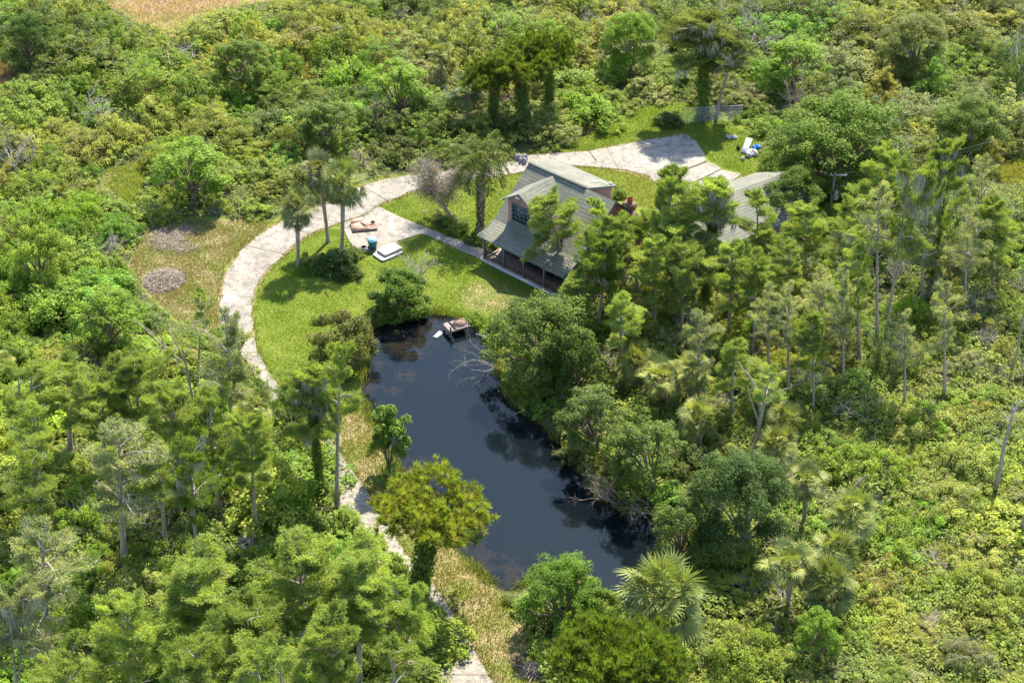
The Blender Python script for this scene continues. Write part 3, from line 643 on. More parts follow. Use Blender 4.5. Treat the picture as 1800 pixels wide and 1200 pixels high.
# porch: deck, skirt, posts, railings, doors behind
mk('porch_deck', [((SE/2-.1, .9, .27), (SE+.2, 2.2, .12))], ['deck'])
mk('porch_skirt', [((SE/2-.1, -.24, .10), (SE+.3, .08, .34)), ((-.24, .85, .10), (.08, 2.1, .34))], ['white'])
for s in (0, 2.36, 4.72, 7.08, 9.4):
    mk('porch_post', [((s, -.12, 1.47), (.13, .13, 2.42)), ((s, -.12, 2.60), (.24, .2, .1)), ((s, -.12, .42), (.18, .18, .14))], ['post'])
mk('porch_beam', [((SE/2-.1, -.12, 2.68-.12), (SE, .12, .16))], ['post'])
for i in range(4):
    s0 = [0, 2.36, 4.72, 7.08][i]; L = 2.36 if i < 3 else 2.32; g = Geo()
    g.box((s0+L/2, -.12, 1.22), (L-.13, .09, .06)); g.box((s0+L/2, -.12, .48), (L-.13, .06, .05))
    for j in range(14): g.box((s0+.15+(L-.3)*j/13, -.12, .85), (.045, .045, .7))
    part('porch_railing', g, ['rail'], house)
g = Geo(); g.box((0, .95, 1.22), (.09, 1.9, .06)); g.box((0, .95, .48), (.06, 1.9, .05))
for j in range(12): g.box((0, .1+1.75*j/11, .85), (.045, .045, .7))
part('porch_railing', g, ['rail'], house)
for s, wd in ((1.4, 1.8), (4.1, 1.6), (6.6, 1.8)):
    w_ = mk('patio_door', [((s, 1.96, 1.4), (wd, .07, 2.05))], ['glass']); g = Geo()
    for x in (-wd/2, 0, wd/2): g.box((s+x, 1.91, 1.4), (.08, .06, 2.1))
    g.box((s, 1.91, 2.45), (wd+.08, .06, .08)); part('door_frame', g, ['white'], w_)
mk('roof_gutter_scrap', [((5.3, 8.4, 6.56), (.07, 1.5, .05), 0, .5, 0, (('x', -.34),)), ((5.75, 9.1, 6.30), (.95, .07, .05))], ['white'])
mk('roof_vent', [((6.0, 9.8, 6.03), (.2, .2, .18)), ((6.0, 9.6, 6.25), (.12, .12, .1))], ['white'])
# chimney of the house (right end)
g = Geo(); g.box((10.15, 7.3, 3.2), (.85, .7, 6.4)); g.box((10.15, 7.3, 6.5), (1.0, .85, .22)); g.box((10.15, 7.3, 6.70), (1.0, .78, .18))
ch = part('chimney', g, ['brick'], house)
g = Geo(); t_ = np.linspace(0, 1, 5); g.tube([[10.15, 7.3, 6.75], [10.15, 7.3, 7.12], [10.15, 7.3, 7.2]], [.26, .24, .30], 14)
g.tube([[10.15, 7.3, 7.2], [10.15, 7.3, 6.8]], [.21, .2], 14); part('chimney_pot', g, ['terracotta'], ch)
# wing
wd = rad(34); wc = np.array([21.15, 124.55]); wv = np.array([math.cos(wd), math.sin(wd)])
wing = empty('house_wing', (wc[0], wc[1], 0), wd, 'single storey wing with shingle gable roof, right of the brick chimney', 'building')
wprism = [( -3.8, 0), (3.8, 0), (3.8, 2.75), (0, 4.5), (-3.8, 2.75)]
prism('wall', wprism, -9.4, 4.4, 'stucco', wing)
slab('roof', [(-9.8, -4.25, 2.68), (4.8, -4.25, 2.68), (4.8, 0, 4.7), (-9.8, 0, 4.7)], .14, ['roof', 'post'], wing, 0, 1)
slab('roof', [(-9.8, 4.25, 2.68), (4.8, 4.25, 2.68), (4.8, 0, 4.704), (-9.8, 0, 4.704)], .14, ['roof', 'post'], wing, 0, 1)
for s in (-7, -3.5, 1.5):
    w_ = mk('window', [((s, -3.84, 1.5), (1.5, .08, 1.2))], ['glass'], wing); g = Geo()
    for x in (-.78, 0, .78): g.box((s+x, -3.9, 1.5), (.08, .08, 1.3))
    for z in (.88, 2.12): g.box((s, -3.9, z), (1.6, .08, .08))
    part('window_frame', g, ['white'], w_)
d_ = mk('door', [((-1, -3.84, 1.05), (1.0, .08, 2.05))], ['rail'], wing); mk('door_handle', [((-.65, -3.92, 1.0), (.06, .08, .12))], ['metal'], d_)
# hanging plant on the porch
hp = HO+np.array([math.cos(th), math.sin(th), 0])*1.15+np.array([-math.sin(th), math.cos(th), 0])*(-.25)
hb = empty('hanging_plant', (hp[0], hp[1], 1.7), 0, 'green leafy plant hanging under the porch eave beside the left corner post', 'plant')
g = Geo(); g.tube([[0, 0, -.1], [0, 0, .15]], [.12, .2], 10); part('pot', g, ['brown'], hb)
g = Geo(); clumps(g, unit(12)*.22+[0, 0, .2], .2, 26, .16, .1); part('foliage', g, ['leaf'], hb, GREEN['mid'])
g = Geo()
for a in range(3): g.tube([[.18*math.cos(a*2.1), .18*math.sin(a*2.1), .15], [0, 0, .8]], .01, 3)
part('hanger', g, ['post'], hb)

# ------------------------------------------------------------ things in the yard
def at(px, py, z=0): return tuple(G(px, py, z))
b = at(655, 438); tb = empty('wheelie_bin', (b[0], b[1], .0), rad(25), 'teal wheeled rubbish bin with light blue lid beside the white mattress', 'bin')
g = Geo(); V = []
for z, a, c in ((.08, .25, .28), (.95, .33, .38)): V += [(-a, -c, z), (a, -c, z), (a, c, z), (-a, c, z)]
g.raw(V, [[0, 3, 2, 1], [4, 5, 6, 7], [0, 1, 5, 4], [1, 2, 6, 5], [2, 3, 7, 6], [3, 0, 4, 7]]); g.box((0, 0, .97), (.74, .84, .06)); part('body', g, ['teal'], tb)
g = Geo(); g.box((0, -.02, 1.03), (.72, .84, .07), 0, .5, 0, (('x', .05),)); g.box((0, -.03, 1.08), (.5, .6, .05)); g.tube([[-.3, .46, 1.0], [.3, .46, 1.0]], .025, 6); part('lid', g, ['ltblue'], tb)
for x in (-.3, .3):
    g = Geo(); a = np.linspace(0, 2*math.pi, 13); g.tube([[x-.03, .3, .12], [x+.03, .3, .12]], [.12, .12], 12); g.tube([[x-.035, .3, .12], [x+.035, .3, .12]], [.05, .05], 8); part('wheel', g, ['dark'], tb)
b = at(640, 442); o = empty('bucket', (b[0], b[1], 0), 0, 'small pale bucket left of the teal bin under the palms', 'bucket')
g = Geo(); g.tube([[0, 0, 0], [0, 0, .5], [0, 0, .5], [0, 0, .05]], [.2, .26, .23, .18], 12); part('body', g, ['foam'], o); g = Geo(); g.tube([[-.25, 0, .48], [-.15, .05, .62], [.15, .05, .62], [.25, 0, .48]], .012, 4); part('handle', g, ['metal'], o)
# mattress and board (axes: along porch direction & perpendicular)
b = at(683, 446); mo = rad(41)
def rbox(L, W, H, rc=.22, bev=.04):
    P = []
    for cx, cy_, a0 in ((L/2-rc, W/2-rc, 0), (-L/2+rc, W/2-rc, 90), (-L/2+rc, -W/2+rc, 180), (L/2-rc, -W/2+rc, 270)):
        for a in range(0, 91, 18): P.append((cx+rc*math.cos(rad(a0+a)), cy_+rc*math.sin(rad(a0+a))))
    n = len(P); s = lambda f: [(x*(1-2*f/L), y*(1-2*f/W)) for x, y in P]
    rings = [[(x, y, 0) for x, y in s(bev)], [(x, y, bev) for x, y in P], [(x, y, H-bev) for x, y in P], [(x, y, H) for x, y in s(bev)]]
    V = sum(rings, []); F_ = [list(range(n))[::-1], list(range(3*n, 4*n))]
    for r_ in range(3): F_ += [[r_*n+i, r_*n+(i+1) % n, (r_+1)*n+(i+1) % n, (r_+1)*n+i] for i in range(n)]
    return V, F_, n
V, F_, n = rbox(2.35, 1.55, .16, .25); o = polymesh('white_board', V, F_, ['white']); o.location = (b[0]-.05, b[1]-.15, .05); o.rotation_euler.z = mo
tag(o, 'white rounded slab lying on the grass under the mattress', 'slab')
V, F_, n = rbox(1.95, 1.25, .27, .10); o = polymesh('mattress', V, F_, ['foam', 'mside'], None, [1, 0]+[1]*n+[1]*n+[0]*n); o.location = (b[0]+.1, b[1]+.12, .22); o.rotation_euler.z = mo
tag(o, 'off white mattress with brownish sides lying flat beside the teal bin', 'mattress')
# stack of pink boards
b = at(640, 400); bo = empty('board_stack', (b[0], b[1], .06), rad(12), 'low stack of pinkish plywood boards on the driveway pad behind the palms', 'board stack')
g = Geo(); 
for j in range(3): g.box((0, -.7+j*.7, .06), (2.2, .1, .12))
g.box((0, 0, .14), (2.3, 1.7, .05)); part('pallet', g, ['deck'], bo)
for j, (x, y, rz_, L, W_) in enumerate(((0, 0, 0, 2.3, 1.65), (.05, .15, .06, 2.2, 1.3), (-.3, -.1, -.1, 1.5, 1.3), (.4, .2, .15, 1.2, .9), (-.5, .8, .3, 1.2, .5))):
    g = Geo(); g.box((x, y, .19+j*.04), (L, W_, .03), rz_); part('board', g, ['ply'], bo)
g = Geo(); g.box((.0, -.1, .42), (.09, 1.1, .05), .5); part('plank', g, ['deck'], bo)
g = Geo(); g.box((.85, .1, .42), (.32, .25, .12), .2); part('crate', g, ['dark'], bo)
# pond dock
b = at(803, 582, -.3); dk = empty('pond_dock', (b[0], b[1], -.3), rad(28), 'small weathered wooden dock standing in the top of the pond', 'dock')
for j in range(9):
    if j == 2: continue
    g = Geo(); g.box((-.85+j*.215, 0, .62+.01*(j % 2)), (.2, 1.35+.06*random.random(), .05)); part('plank', g, ['deck'], dk)
for x in (-.85, .85):
    for y in (-.6, .6): g = Geo(); g.tube([[x, y, -1], [x, y, .66 if x > 0 or y > 0 else 1.0]], .07, 7); part('post', g, ['wood'], dk)
for y in (-.62, .62): g = Geo(); g.box((0, y*.93, .54), (1.9, .06, .12)); part('beam', g, ['deck'], dk)
g = Geo(); g.box((-.93, 0, .45), (.05, 1.3, .14)); part('beam', g, ['deck'], dk)
# rotting heap on the dock
g = Geo(); hb_ = unit(260); hb_[:, 2] = np.abs(hb_[:, 2]); g.leaves(hb_*[.62, .5, .28]+[.3, .05, .66], hb_, .2, .12, RNG.uniform(.2, 1, 260))
o = part('debris_heap', g, ['straw'], None, (.30, .22, .19)); o.location = dk.location; o.rotation_euler.z = rad(28); tag(o, 'heap of brown leaf litter lying on the pond dock', 'debris heap')
b = at(770, 589, -.3); o = mk('floating_board', [((0, 0, .02), (.42, 1.0, .07)), ((0, -.42, .07), (.1, .07, .03))], ['white'], None); o.location = (b[0], b[1], -.28); o.rotation_euler.z = rad(-32)
tag(o, 'white board floating on the pond left of the dock', 'board')
# debris by the rear lawn
b = at(1312, 262); o = empty('leaning_panel', (b[0], b[1], 0), 0, 'long grey panel lying tilted on the rubbish by the rear lawn', 'panel')
g = Geo(); g.box((0, 0, .38), (.62, 2.3, .05), -.35, .5, 0, (('x', .22),)); part('sheet', g, ['metal'], o); g = Geo(); g.box((0, 0, .34), (.08, 2.2, .05), -.35, .5, 0, (('x', .22),)); part('rib', g, ['deck'], o)
def heap(px, py, r, mat, label, cat, name, n=14, h=.5):
    b = at(px, py); g = Geo()
    for _ in range(n):
        c = np.array([random.gauss(0, r*.35), random.gauss(0, r*.35), h*.3*random.random()]); k_ = 12; a = np.linspace(0, math.pi, 6); rr = r*random.uniform(.16, .38)
        g.tube([c+[0, 0, h*.9*math.sin(t)*.5-.02+h*.25*(1-math.cos(t))] for t in np.linspace(0, math.pi, 6)], [rr*1.05, rr*random.uniform(.9, 1.1), rr*.8, rr*.55, rr*.3, .01], 9)
    g.v = [v+RNG.normal(size=v.shape)*r*.055 for v in g.v]
    o = part(name, g, [mat], None); o.location = b; tag(o, label, cat); return o
heap(1322, 272, .7, 'foam', 'white crumpled plastic bags lying on the rear lawn below the blue tarp', 'bags', 'plastic_bags')
heap(1328, 264, .6, 'blue', 'crumpled bright blue tarp lying behind the white bags', 'tarp', 'tarp', 6, .5)
heap(1306, 282, .4, 'rock', 'small heap of grey brown rubble in front of the white bags', 'rubble', 'rubble', 8, .35)
heap(1300, 264, .4, 'dark', 'dark rubbish bag left of the long grey panel', 'bag', 'rubbish_bag', 4, .5)
heap(1286, 243, .55, 'foam', 'pale scrap heap under the trees behind the long grey panel', 'scrap', 'scrap_heap', 9, .3)
heap(1312, 462, .55, 'foam', 'white scrap lying in the bushes in front of the wing', 'scrap', 'scrap_heap', 8, .3)
heap(916, 284, .75, 'rock', 'grey boulder beside the rear left corner of the house roof', 'boulder', 'boulder', 9, .7)
heap(745, 497, .28, 'foam', 'small pale stone on the lawn below the bare bush', 'stone', 'stone', 3, .4)
heap(744, 373, .22, 'foam', 'white scrap lying in the grass island right of the driveway fork', 'scrap', 'scrap_piece', 3, .15)
heap(1208, 243, .6, 'rock', 'low pale rubble pile at the top corner of the rear pad', 'rubble', 'rubble', 7, .25)
# chain link fence
fn = empty('chain_link_fence', at(1250, 214), rad(6), 'chain link fence panels standing below the tall mossy tree', 'fence')
for i in range(6):
    g = Geo(); g.tube([[-3.1+i*1.25, 0, 0], [-3.1+i*1.25, 0, 1.7]], .03, 6); g.tube([[-3.1+i*1.25, 0, 1.7], [-3.1+i*1.25, 0, 1.74]], [.045, .01], 6); part('post', g, ['metal'], fn)
g = Geo(); g.tube([[-3.1, 0, 1.68], [3.15, 0, 1.68]], .022, 5); part('rail', g, ['metal'], fn)
g = Geo()
for i in range(90):
    x = -3.1+i*.075-.5
    for sg in (-1, 1):
        a, c = (x, 0.) , (x+1.6, 1.6)
        p = np.array([[a[0] if sg > 0 else -a[0], .01*sg, a[1]], [c[0] if sg > 0 else -c[0], .01*sg, c[1]]])
        t0, t1 = 0., 1.
        for q in (0, 1):
            pass
        x0, x1 = p[0][0], p[1][0]; lo, hi = sorted(((-3.1-x0)/(x1-x0), (3.15-x0)/(x1-x0))); lo = max(0, lo); hi = min(1, hi)
        if hi > lo: g.tube([p[0]+(p[1]-p[0])*lo, p[0]+(p[1]-p[0])*hi], .004, 3)
part('mesh', g, ['metal'], fn)
# utility pole and lines
b = G(1455, 400); ph = zat(b, 307)+.1; up = empty('utility_pole', (b[0], b[1], 0), 0, 'wooden utility pole with grey transformer among the dark trees', 'utility pole')
pb = G(1448, 385); 
g = Geo(); g.tube([[0, 0, -.2], [0, 0, ph]], [.16, .12], 10); part('pole', g, ['wood'], up)
g = Geo(); g.tube([[.33, -.1, ph-2.6], [.33, -.1, ph-2.55], [.33, -.1, ph-1.75], [.33, -.1, ph-1.65]], [.16, .22, .22, .12], 12); g.box((.14, -.05, ph-2.0), (.25, .08, .1)); part('transformer', g, ['metal'], up)
g = Geo(); g.tube([[.33, -.1, ph-1.65], [.33, -.1, ph-1.35]], [.05, .03], 7); part('bushing', g, ['pinktwig'], up)
g = Geo(); g.box((.35, 0, ph-.15), (1.5, .1, .1)); part('crossarm', g, ['white'], up)
for x in (-.35, 0, 1.0): g = Geo(); g.tube([[x, 0, ph-.1], [x, 0, ph+.12]], [.06, .03], 7); part('insulator', g, ['white'], up)
top = np.array([b[0], b[1], ph])
for (px, py, dz, dx, lab) in ((1850, 213, .05, 1.0, 'thin overhead cable, the highest running right from the pole'), (1850, 250, -.3, .4, 'thin overhead cable, the middle one running right from the pole'), (1850, 282, -1.2, .1, 'thin overhead cable, the lowest running right from the pole')):
    a = top+[dx, 0, dz]; e = G(px, py, ph+dz+.5); t = np.linspace(0, 1, 30); P = a+(e-a)*t[:, None]; P[:, 2] -= 1.2*4*t*(1-t)*.5
    g = Geo(); g.tube(P, .010, 4); o = part('power_line', g, ['wood'], None); tag(o, lab, 'cable')

# ------------------------------------------------------------ palms
lawnpalms = 'cabbage palms inside the driveway bend'
palm(521, 368, 40, (524, 470), 'leftmost tall cabbage palm inside the driveway bend, with a dense round crown', 2, (.16, .17, .07), lawnpalms)
palm(560, 300, 42, (577, 425), 'rear cabbage palm of the trio, its greyer crown farthest from the lawn', 1, (.165, .17, .08), lawnpalms)
palm(602, 325, 50, (601, 446), 'widest cabbage palm of the trio, right and in front of the boards', 0, (.165, .19, .06), lawnpalms)
palm(820, 162, 44, (822, 222), 'cabbage palm with a pale trunk among bushes behind the driveway', 1, (.12, .15, .05))
palm(1168, 1050, 88, (1170, 1165), 'large solitary fan palm at the near right end of the pond', 2, (.20, .225, .07))
cl = 'fan palms clustered right of the pond'
for a in ((1417,845,42,(1412,925),'fan palm above brown dead fronds, upper left of the right hand palm cluster',1),(1497,905,52,(1497,965),'fan palm at the upper right of the right hand palm cluster',2),(1387,995,55,(1385,1075),'fan palm on the left side of the right hand palm cluster',1),(1473,968,50,(1475,1030),'fan palm in the centre of the right hand palm cluster',0),(1460,1025,58,(1460,1090),'nearest fan palm of the right hand palm cluster',2)):
    palm(a[0], a[1], a[2], a[3], a[4], a[5], (.20, .225, .07), cl)
for a in ((1380,740,40,(1380,790),'small fan palm above the right palm cluster, behind its twin',0),(1367,785,44,(1367,835),'small fan palm above the right palm cluster, in front of its twin',2),(1215,655,44,(1213,715),'fan palm right of the pond oak, upper right of three',1),(1228,735,42,(1228,790),'fan palm standing alone right of the pond shrubs',0),(1120,640,42,(1118,690),'fan palm right of the pond oak, leftmost of three',2),(1165,668,46,(1165,730),'fan palm right of the pond oak, lowest of three',1),(452,712,38,(452,770),'fan palm beside the shaded driveway at left, upper of two',1),(425,745,38,(425,800),'fan palm beside the shaded driveway at left, lower of two',0),(1665,462,42,(1660,520),'fan palm with brown fronds at the foot of the vine clad right cypress',1),(1003,1020,40,(1000,1080),'fan palm poking out of the bush at the near pond end',1),(1288,1120,26,(1288,1140),'tiny fan palm low in the thicket at the bottom right',0),(8,636,24,(8,670),'fan palm with orange dead fronds at the left edge',1),(108,340,26,(108,360),'tiny fan palm in the low scrub at the upper left',0),(775,95,26,(775,150),'fan palm hidden left of the rear pine',1)):
    palm(a[0], a[1], a[2], a[3], a[4], a[5])
# feather palm beside the house
b = G(845, 402); h = zat(b, 282); fp = empty('feather_palm', (b[0], b[1], 0), 0, 'big feather palm with drooping fronds and vine clad trunk left of the house', 'palm tree')
t = link('trunk', STUMPY, fp); t.scale = (1.5, 1.5, h); c = link('crown', featherpalm(), fp, (0, 0, h), (.15, .175, .05)); c.scale = (1.05,)*3
g = Geo(); m = 900; zz = RNG.uniform(0, h*.9, m); a = RNG.uniform(0, 6.28, m); r = RNG.uniform(.25, .5, m); g.leaves(np.stack([np.cos(a)*r, np.sin(a)*r, zz], 1), np.stack([np.cos(a), np.sin(a), a*0+.4], 1), .2, .14, RNG.uniform(0, .8, m)); part('vine', g, ['leaf'], fp, GREEN['dark'])
ANCH.append((b[0], b[1], 1))
# ------------------------------------------------------------ cypresses
cyp = lambda key, cx, cy_, r, label, col='cyp', base=None, hc=None, group=None: tree('cypress_tree', CY[key], cx, cy_, r*(1.15 if cx < 720 else 1.05), GREEN[col], label, 'cypress', group, hc, base)
cyp('g', 968, 385, 58, 'feathery cypress in front of the porch, leftmost of the trees hiding the house', base=(1000, 497))
cyp('c', 1052, 400, 30, 'slim cypress in front of the main roof, left of the chimney', base=(1062, 520))
cyp('b', 1062, 462, 50, 'dense cypress at the porch right end above the pond oak', 'mid', base=(1050, 580))
cyp('g', 1180, 368, 52, 'broad feathery cypress right of the chimney', base=(1172, 530))
cyp('a', 1104, 448, 46, 'cypress with a bare lower trunk directly below the chimney', base=(1130, 540))
cyp('b', 1180, 420, 52, 'mossy cypress between the chimney and the vine clad trunk', base=(1175, 545))
cyp('d', 1258, 374, 58, 'tall vine clad cypress draped with grey moss before the wing', base=(1240, 530))
cyp('f', 1230, 450, 50, 'lower mossy cypress at the foot of the vine clad one', base=(1215, 560))
cyp('g', 1415, 405, 52, 'cypress below the utility pole, its base in the thicket', base=(1415, 520))
cyp('c', 1350, 440, 34, 'small cypress at the right end of the wing roof', base=(1350, 540))
cyp('a', 1385, 470, 42, 'cypress with visible thin trunk below the wing right end', base=(1390, 580))
cyp('f', 1478, 435, 46, 'sparse cypress right of the one below the utility pole', base=(1462, 560))
cyp('h', 1545, 405, 46, 'thin bare limbed cypress, left of a leaning pair at right', 'cyg', base=(1542, 625))
cyp('f', 1592, 370, 54, 'tall leaning cypress with long grey trunk, right of the pair', base=(1552, 628))
cyp('d', 1655, 318, 44, 'thick vine clad cypress near the right clearing', base=(1640, 500))
cyp('e', 1625, 420, 46, 'grey sparse cypress below the vine clad one near the right clearing', 'cyg', base=(1620, 540))
cyp('c', 1290, 640, 40, 'small cypress right of the fan palm trio', base=(1285, 740))
cyp('e', 1440, 530, 40, 'thin cypress rising from the middle right thicket', 'cyg', base=(1440, 650))
cyp('e', 1350, 560, 36, 'grey thin cypress left of the middle right thicket', 'cyg', base=(1350, 680))
cyp('h', 1345, 690, 40, 'leaning sparse cypress above the two small fan palms', base=(1318, 815))
cyp('e', 1480, 545, 36, 'thin pale cypress in the thicket right of the vine clad trunk', 'cyg', base=(1482, 690))
cyp('c', 1285, 480, 42, 'cypress in the thicket before the wing front wall', base=(1280, 600))
cyp('g', 1325, 500, 40, 'feathery cypress in front of the wing right of the vine clad trunk', base=(1325, 620))
cyp('e', 1700, 430, 44, 'pale sparse cypress at the right, in front of the yellow clearing', 'cyg', base=(1695, 560))
cyp('g', 1560, 320, 46, 'feathery cypress right of the largest domed tree', base=(1555, 450))
cyp('c', 1090, 560, 36, 'cypress between the pond oak and the porch end', base=(1090, 660))
cyp('e', 1230, 600, 38, 'pale cypress standing above the fan palm trio', 'cyg', base=(1228, 720))
cyp('b', 1020, 520, 40, 'cypress touching the right end of the porch railing', base=(1020, 610))
cyp('e', 1385, 560, 38, 'thin cypress in the tall mid right stand, left end', 'cyg', base=(1385, 700))
cyp('g', 1430, 600, 36, 'small feathery cypress in the tall mid right stand', 'cyp', base=(1430, 720))
cyp('c', 1510, 490, 36, 'slim cypress between the utility pole and the leaning pair', 'cyp', base=(1510, 640))
cyp('e', 1660, 560, 42, 'sparse cypress below the palm with brown fronds', 'cyg', base=(1660, 700))
cyp('h', 1725, 330, 34, 'thin cypress at the near side of the right edge clearing', 'cyg', base=(1725, 480))
cyp('g', 1745, 400, 44, 'feathery cypress under the overhead cables near the right edge', 'cyp', base=(1745, 520))
cyp('b', 1512, 385, 38, 'cypress rising right of the transformer', 'cyp', base=(1512, 490))
cyp('c', 1330, 385, 34, 'slim cypress covering the wing roof right part', 'cyp', base=(1330, 510))
cyp('e', 1590, 600, 36, 'pale cypress in the middle right scrub', 'cyg', base=(1590, 720))
cyp('g', 1200, 480, 44, 'feathery cypress in front of the low mossy one by the wing', 'cyp', base=(1200, 600))
cyp('c', 1150, 470, 36, 'slim cypress in front of the gap between house and wing', 'cyp', base=(1150, 590))
cyp('c', 1098, 424, 28, 'slim cypress screening the foot of the chimney', base=(1096, 530))
cyp('g', 1142, 408, 34, 'small feathery cypress just right of the chimney', base=(1142, 500))
cyp('b', 1072, 432, 36, 'small dense cypress covering the right roof edge of the house', base=(1075, 560))
cyp('d', 1240, 70, 76, 'very tall moss hung tree with two trunks behind the fence', 'olive', base=(1240, 205))
cyp('f', 1290, 95, 46, 'right hand trunk and crown beside the very tall mossy tree', 'olive', base=(1258, 205))
cyp('e', 400, 640, 58, 'pale sparse cypress whose grey crown overhangs the left driveway', 'cyg', base=(408, 825))
cyp('h', 352, 560, 28, 'crooked thin cypress left of the driveway bend', base=(345, 700))
cyp('a', 35, 700, 52, 'cypress at the left edge, upper one')
cyp('c', 120, 680, 46, 'cypress with pale forked trunk near the left edge', base=(124, 800))
cyp('b', 178, 712, 52, 'broad cypress beside the pale forked trunk at left', base=(182, 830))
cyp('g', 240, 680, 54, 'bright full cypress in the left grove, highest in the row')
cyp('g', 305, 750, 52, 'bright full cypress in the left grove, below and right of the highest')
cyp('a', 375, 755, 44, 'cypress in front of the pale sparse one by the left driveway')
cyp('d', 552, 705, 56, 'full cypress overhanging the driveway left of the pond', base=(565, 870))
cyp('c', 598, 690, 36, 'slim cypress right beside the one overhanging the driveway', base=(592, 890))
cyp('b', 445, 800, 44, 'cypress above the yellow green bush left of the driveway')
cyp('e', 212, 825, 72, 'large pale grey cypress with bare trunk in the left grove', 'cyg', base=(220, 1000))
cyp('a', 60, 860, 52, 'cypress at the left edge below the forked one')
cyp('f', 335, 850, 54, 'dark shaded cypress right of the large pale grey one', 'mid')
cyp('e', 78, 1015, 78, 'largest bare limbed pale cypress at the lower left', 'cyg', base=(92, 1215))
cyp('f', 20, 1100, 60, 'cypress cut by the left edge near the bottom', 'cyg')
cyp('g', 225, 1120, 70, 'full cypress at the bottom, second from the left corner')
cyp('b', 335, 1060, 84, 'wide cypress with visible grey twigs in the lower left', 'cyp')
cyp('g', 440, 1135, 74, 'full cypress at the bottom between two wider ones')
cyp('g', 530, 1035, 82, 'wide bright cypress left of the shaded driveway, lower part')
cyp('b', 625, 1045, 76, 'bright cypress whose crown touches the near driveway')
cyp('g', 700, 1100, 60, 'cypress overhanging the near driveway end')
cyp('b', 590, 1160, 66, 'cypress at the bottom edge left of the driveway end')
cyp('a', 130, 1190, 60, 'cypress at the bottom edge near the lower left corner')
cyp('g', 345, 1200, 66, 'cypress cut by the bottom edge, left part')
cyp('a', 500, 1215, 66, 'cypress cut by the bottom edge, middle of the left grove')
cyp('c', 690, 1190, 52, 'cypress cut by the bottom edge beside the driveway')
cyp('a', 60, 770, 46, 'cypress just inside the left edge above the dark bushes')
cyp('c', 280, 830, 40, 'small cypress behind the large pale grey one')
# ------------------------------------------------------------ pines
tree('pine_tree', PN['a'], 760, 905, 102, GREEN['pine'], 'big yellow green pine leaning over the near left shore of the pond', 'pine', base=(735, 1035))
tree('pine_tree', PN['c'], 1090, 1185, 130, (.135, .18, .033), 'broad rounded pine cut by the bottom edge', 'pine', base=(1090, 1300))
tree('pine_tree', PN['a'], 915, 118, 66, (.13, .165, .033), 'widest of the three dark pines behind the house', 'pine', base=(920, 215))
tree('pine_tree', PN['a'], 965, 100, 50, (.135, .175, .033), 'rightmost of the three dark pines behind the house', 'pine', base=(966, 205))
tree('pine_tree', PN['a'], 866, 140, 50, (.12, .155, .03), 'leftmost of the three dark pines behind the house', 'pine', base=(870, 222))
# ------------------------------------------------------------ broadleaf trees
tree('mango_tree', BT['mango'], 1472, 250, 118, (.115, .170, .024), 'largest dark green domed tree right of the rear pad', 'tree', base=(1468, 345))
tree('mango_tree', BT['oak'], 1395, 348, 62, (.095, .145, .022), 'dark domed tree hanging over the right end of the wing roof', 'tree', base=(1410, 410))
tree('oak_tree', BT['oak'], 945, 590, 94, (.09, .130, .022), 'large dark oak overhanging the pond shore below the porch', 'tree', base=(955, 665))
tree('oak_tree', BT['round'], 1010, 640, 55, (.09, .130, .022), 'smaller dark oak right of the large one by the pond', 'tree', base=(1020, 705))
tree('round_tree', BT['round'], 702, 512, 50, (.10, .16, .02), 'dense rounded green tree at the top left corner of the pond', 'tree', base=(700, 548))
tree('olive_tree', BT['round'], 603, 596, 56, (.125, .128, .028), 'dark olive domed tree on the left shore of the pond', 'tree', base=(603, 640))
tree('young_tree', BT['column'], 682, 765, 36, (.14, .205, .03), 'vine clad young tree on the left pond bank', 'tree', base=(684, 835))
tree('oak_tree', BT['fineoak'], 1305, 880, 88, (.09, .135, .035), 'fine leaved grey green oak left of the fan palm cluster', 'tree', base=(1310, 975))
tree('shore_tree', BT['oak'], 985, 1040, 72, (.10, .175, .02), 'bright green tree at the near shore of the pond', 'tree', base=(985, 1100))
tree('shore_tree', BT['round'], 1050, 1085, 52, (.11, .165, .02), 'green tree right of the bright one on the near shore', 'tree', base=(1050, 1130))
tree('willow_tree', BT['light'], 1040, 730, 66, (.115, .155, .035), 'light leaved tree leaning over the right pond shore, upper one', 'tree', base=(1055, 800))
tree('willow_tree', BT['light'], 1130, 790, 70, (.105, .15, .03), 'light leaved tree on the right pond shore above the dead branches', 'tree', base=(1150, 865))
tree('willow_tree', BT['round'], 1195, 930, 52, (.125, .165, .04), 'rounded light tree at the lower right shore of the pond', 'tree', base=(1200, 985))
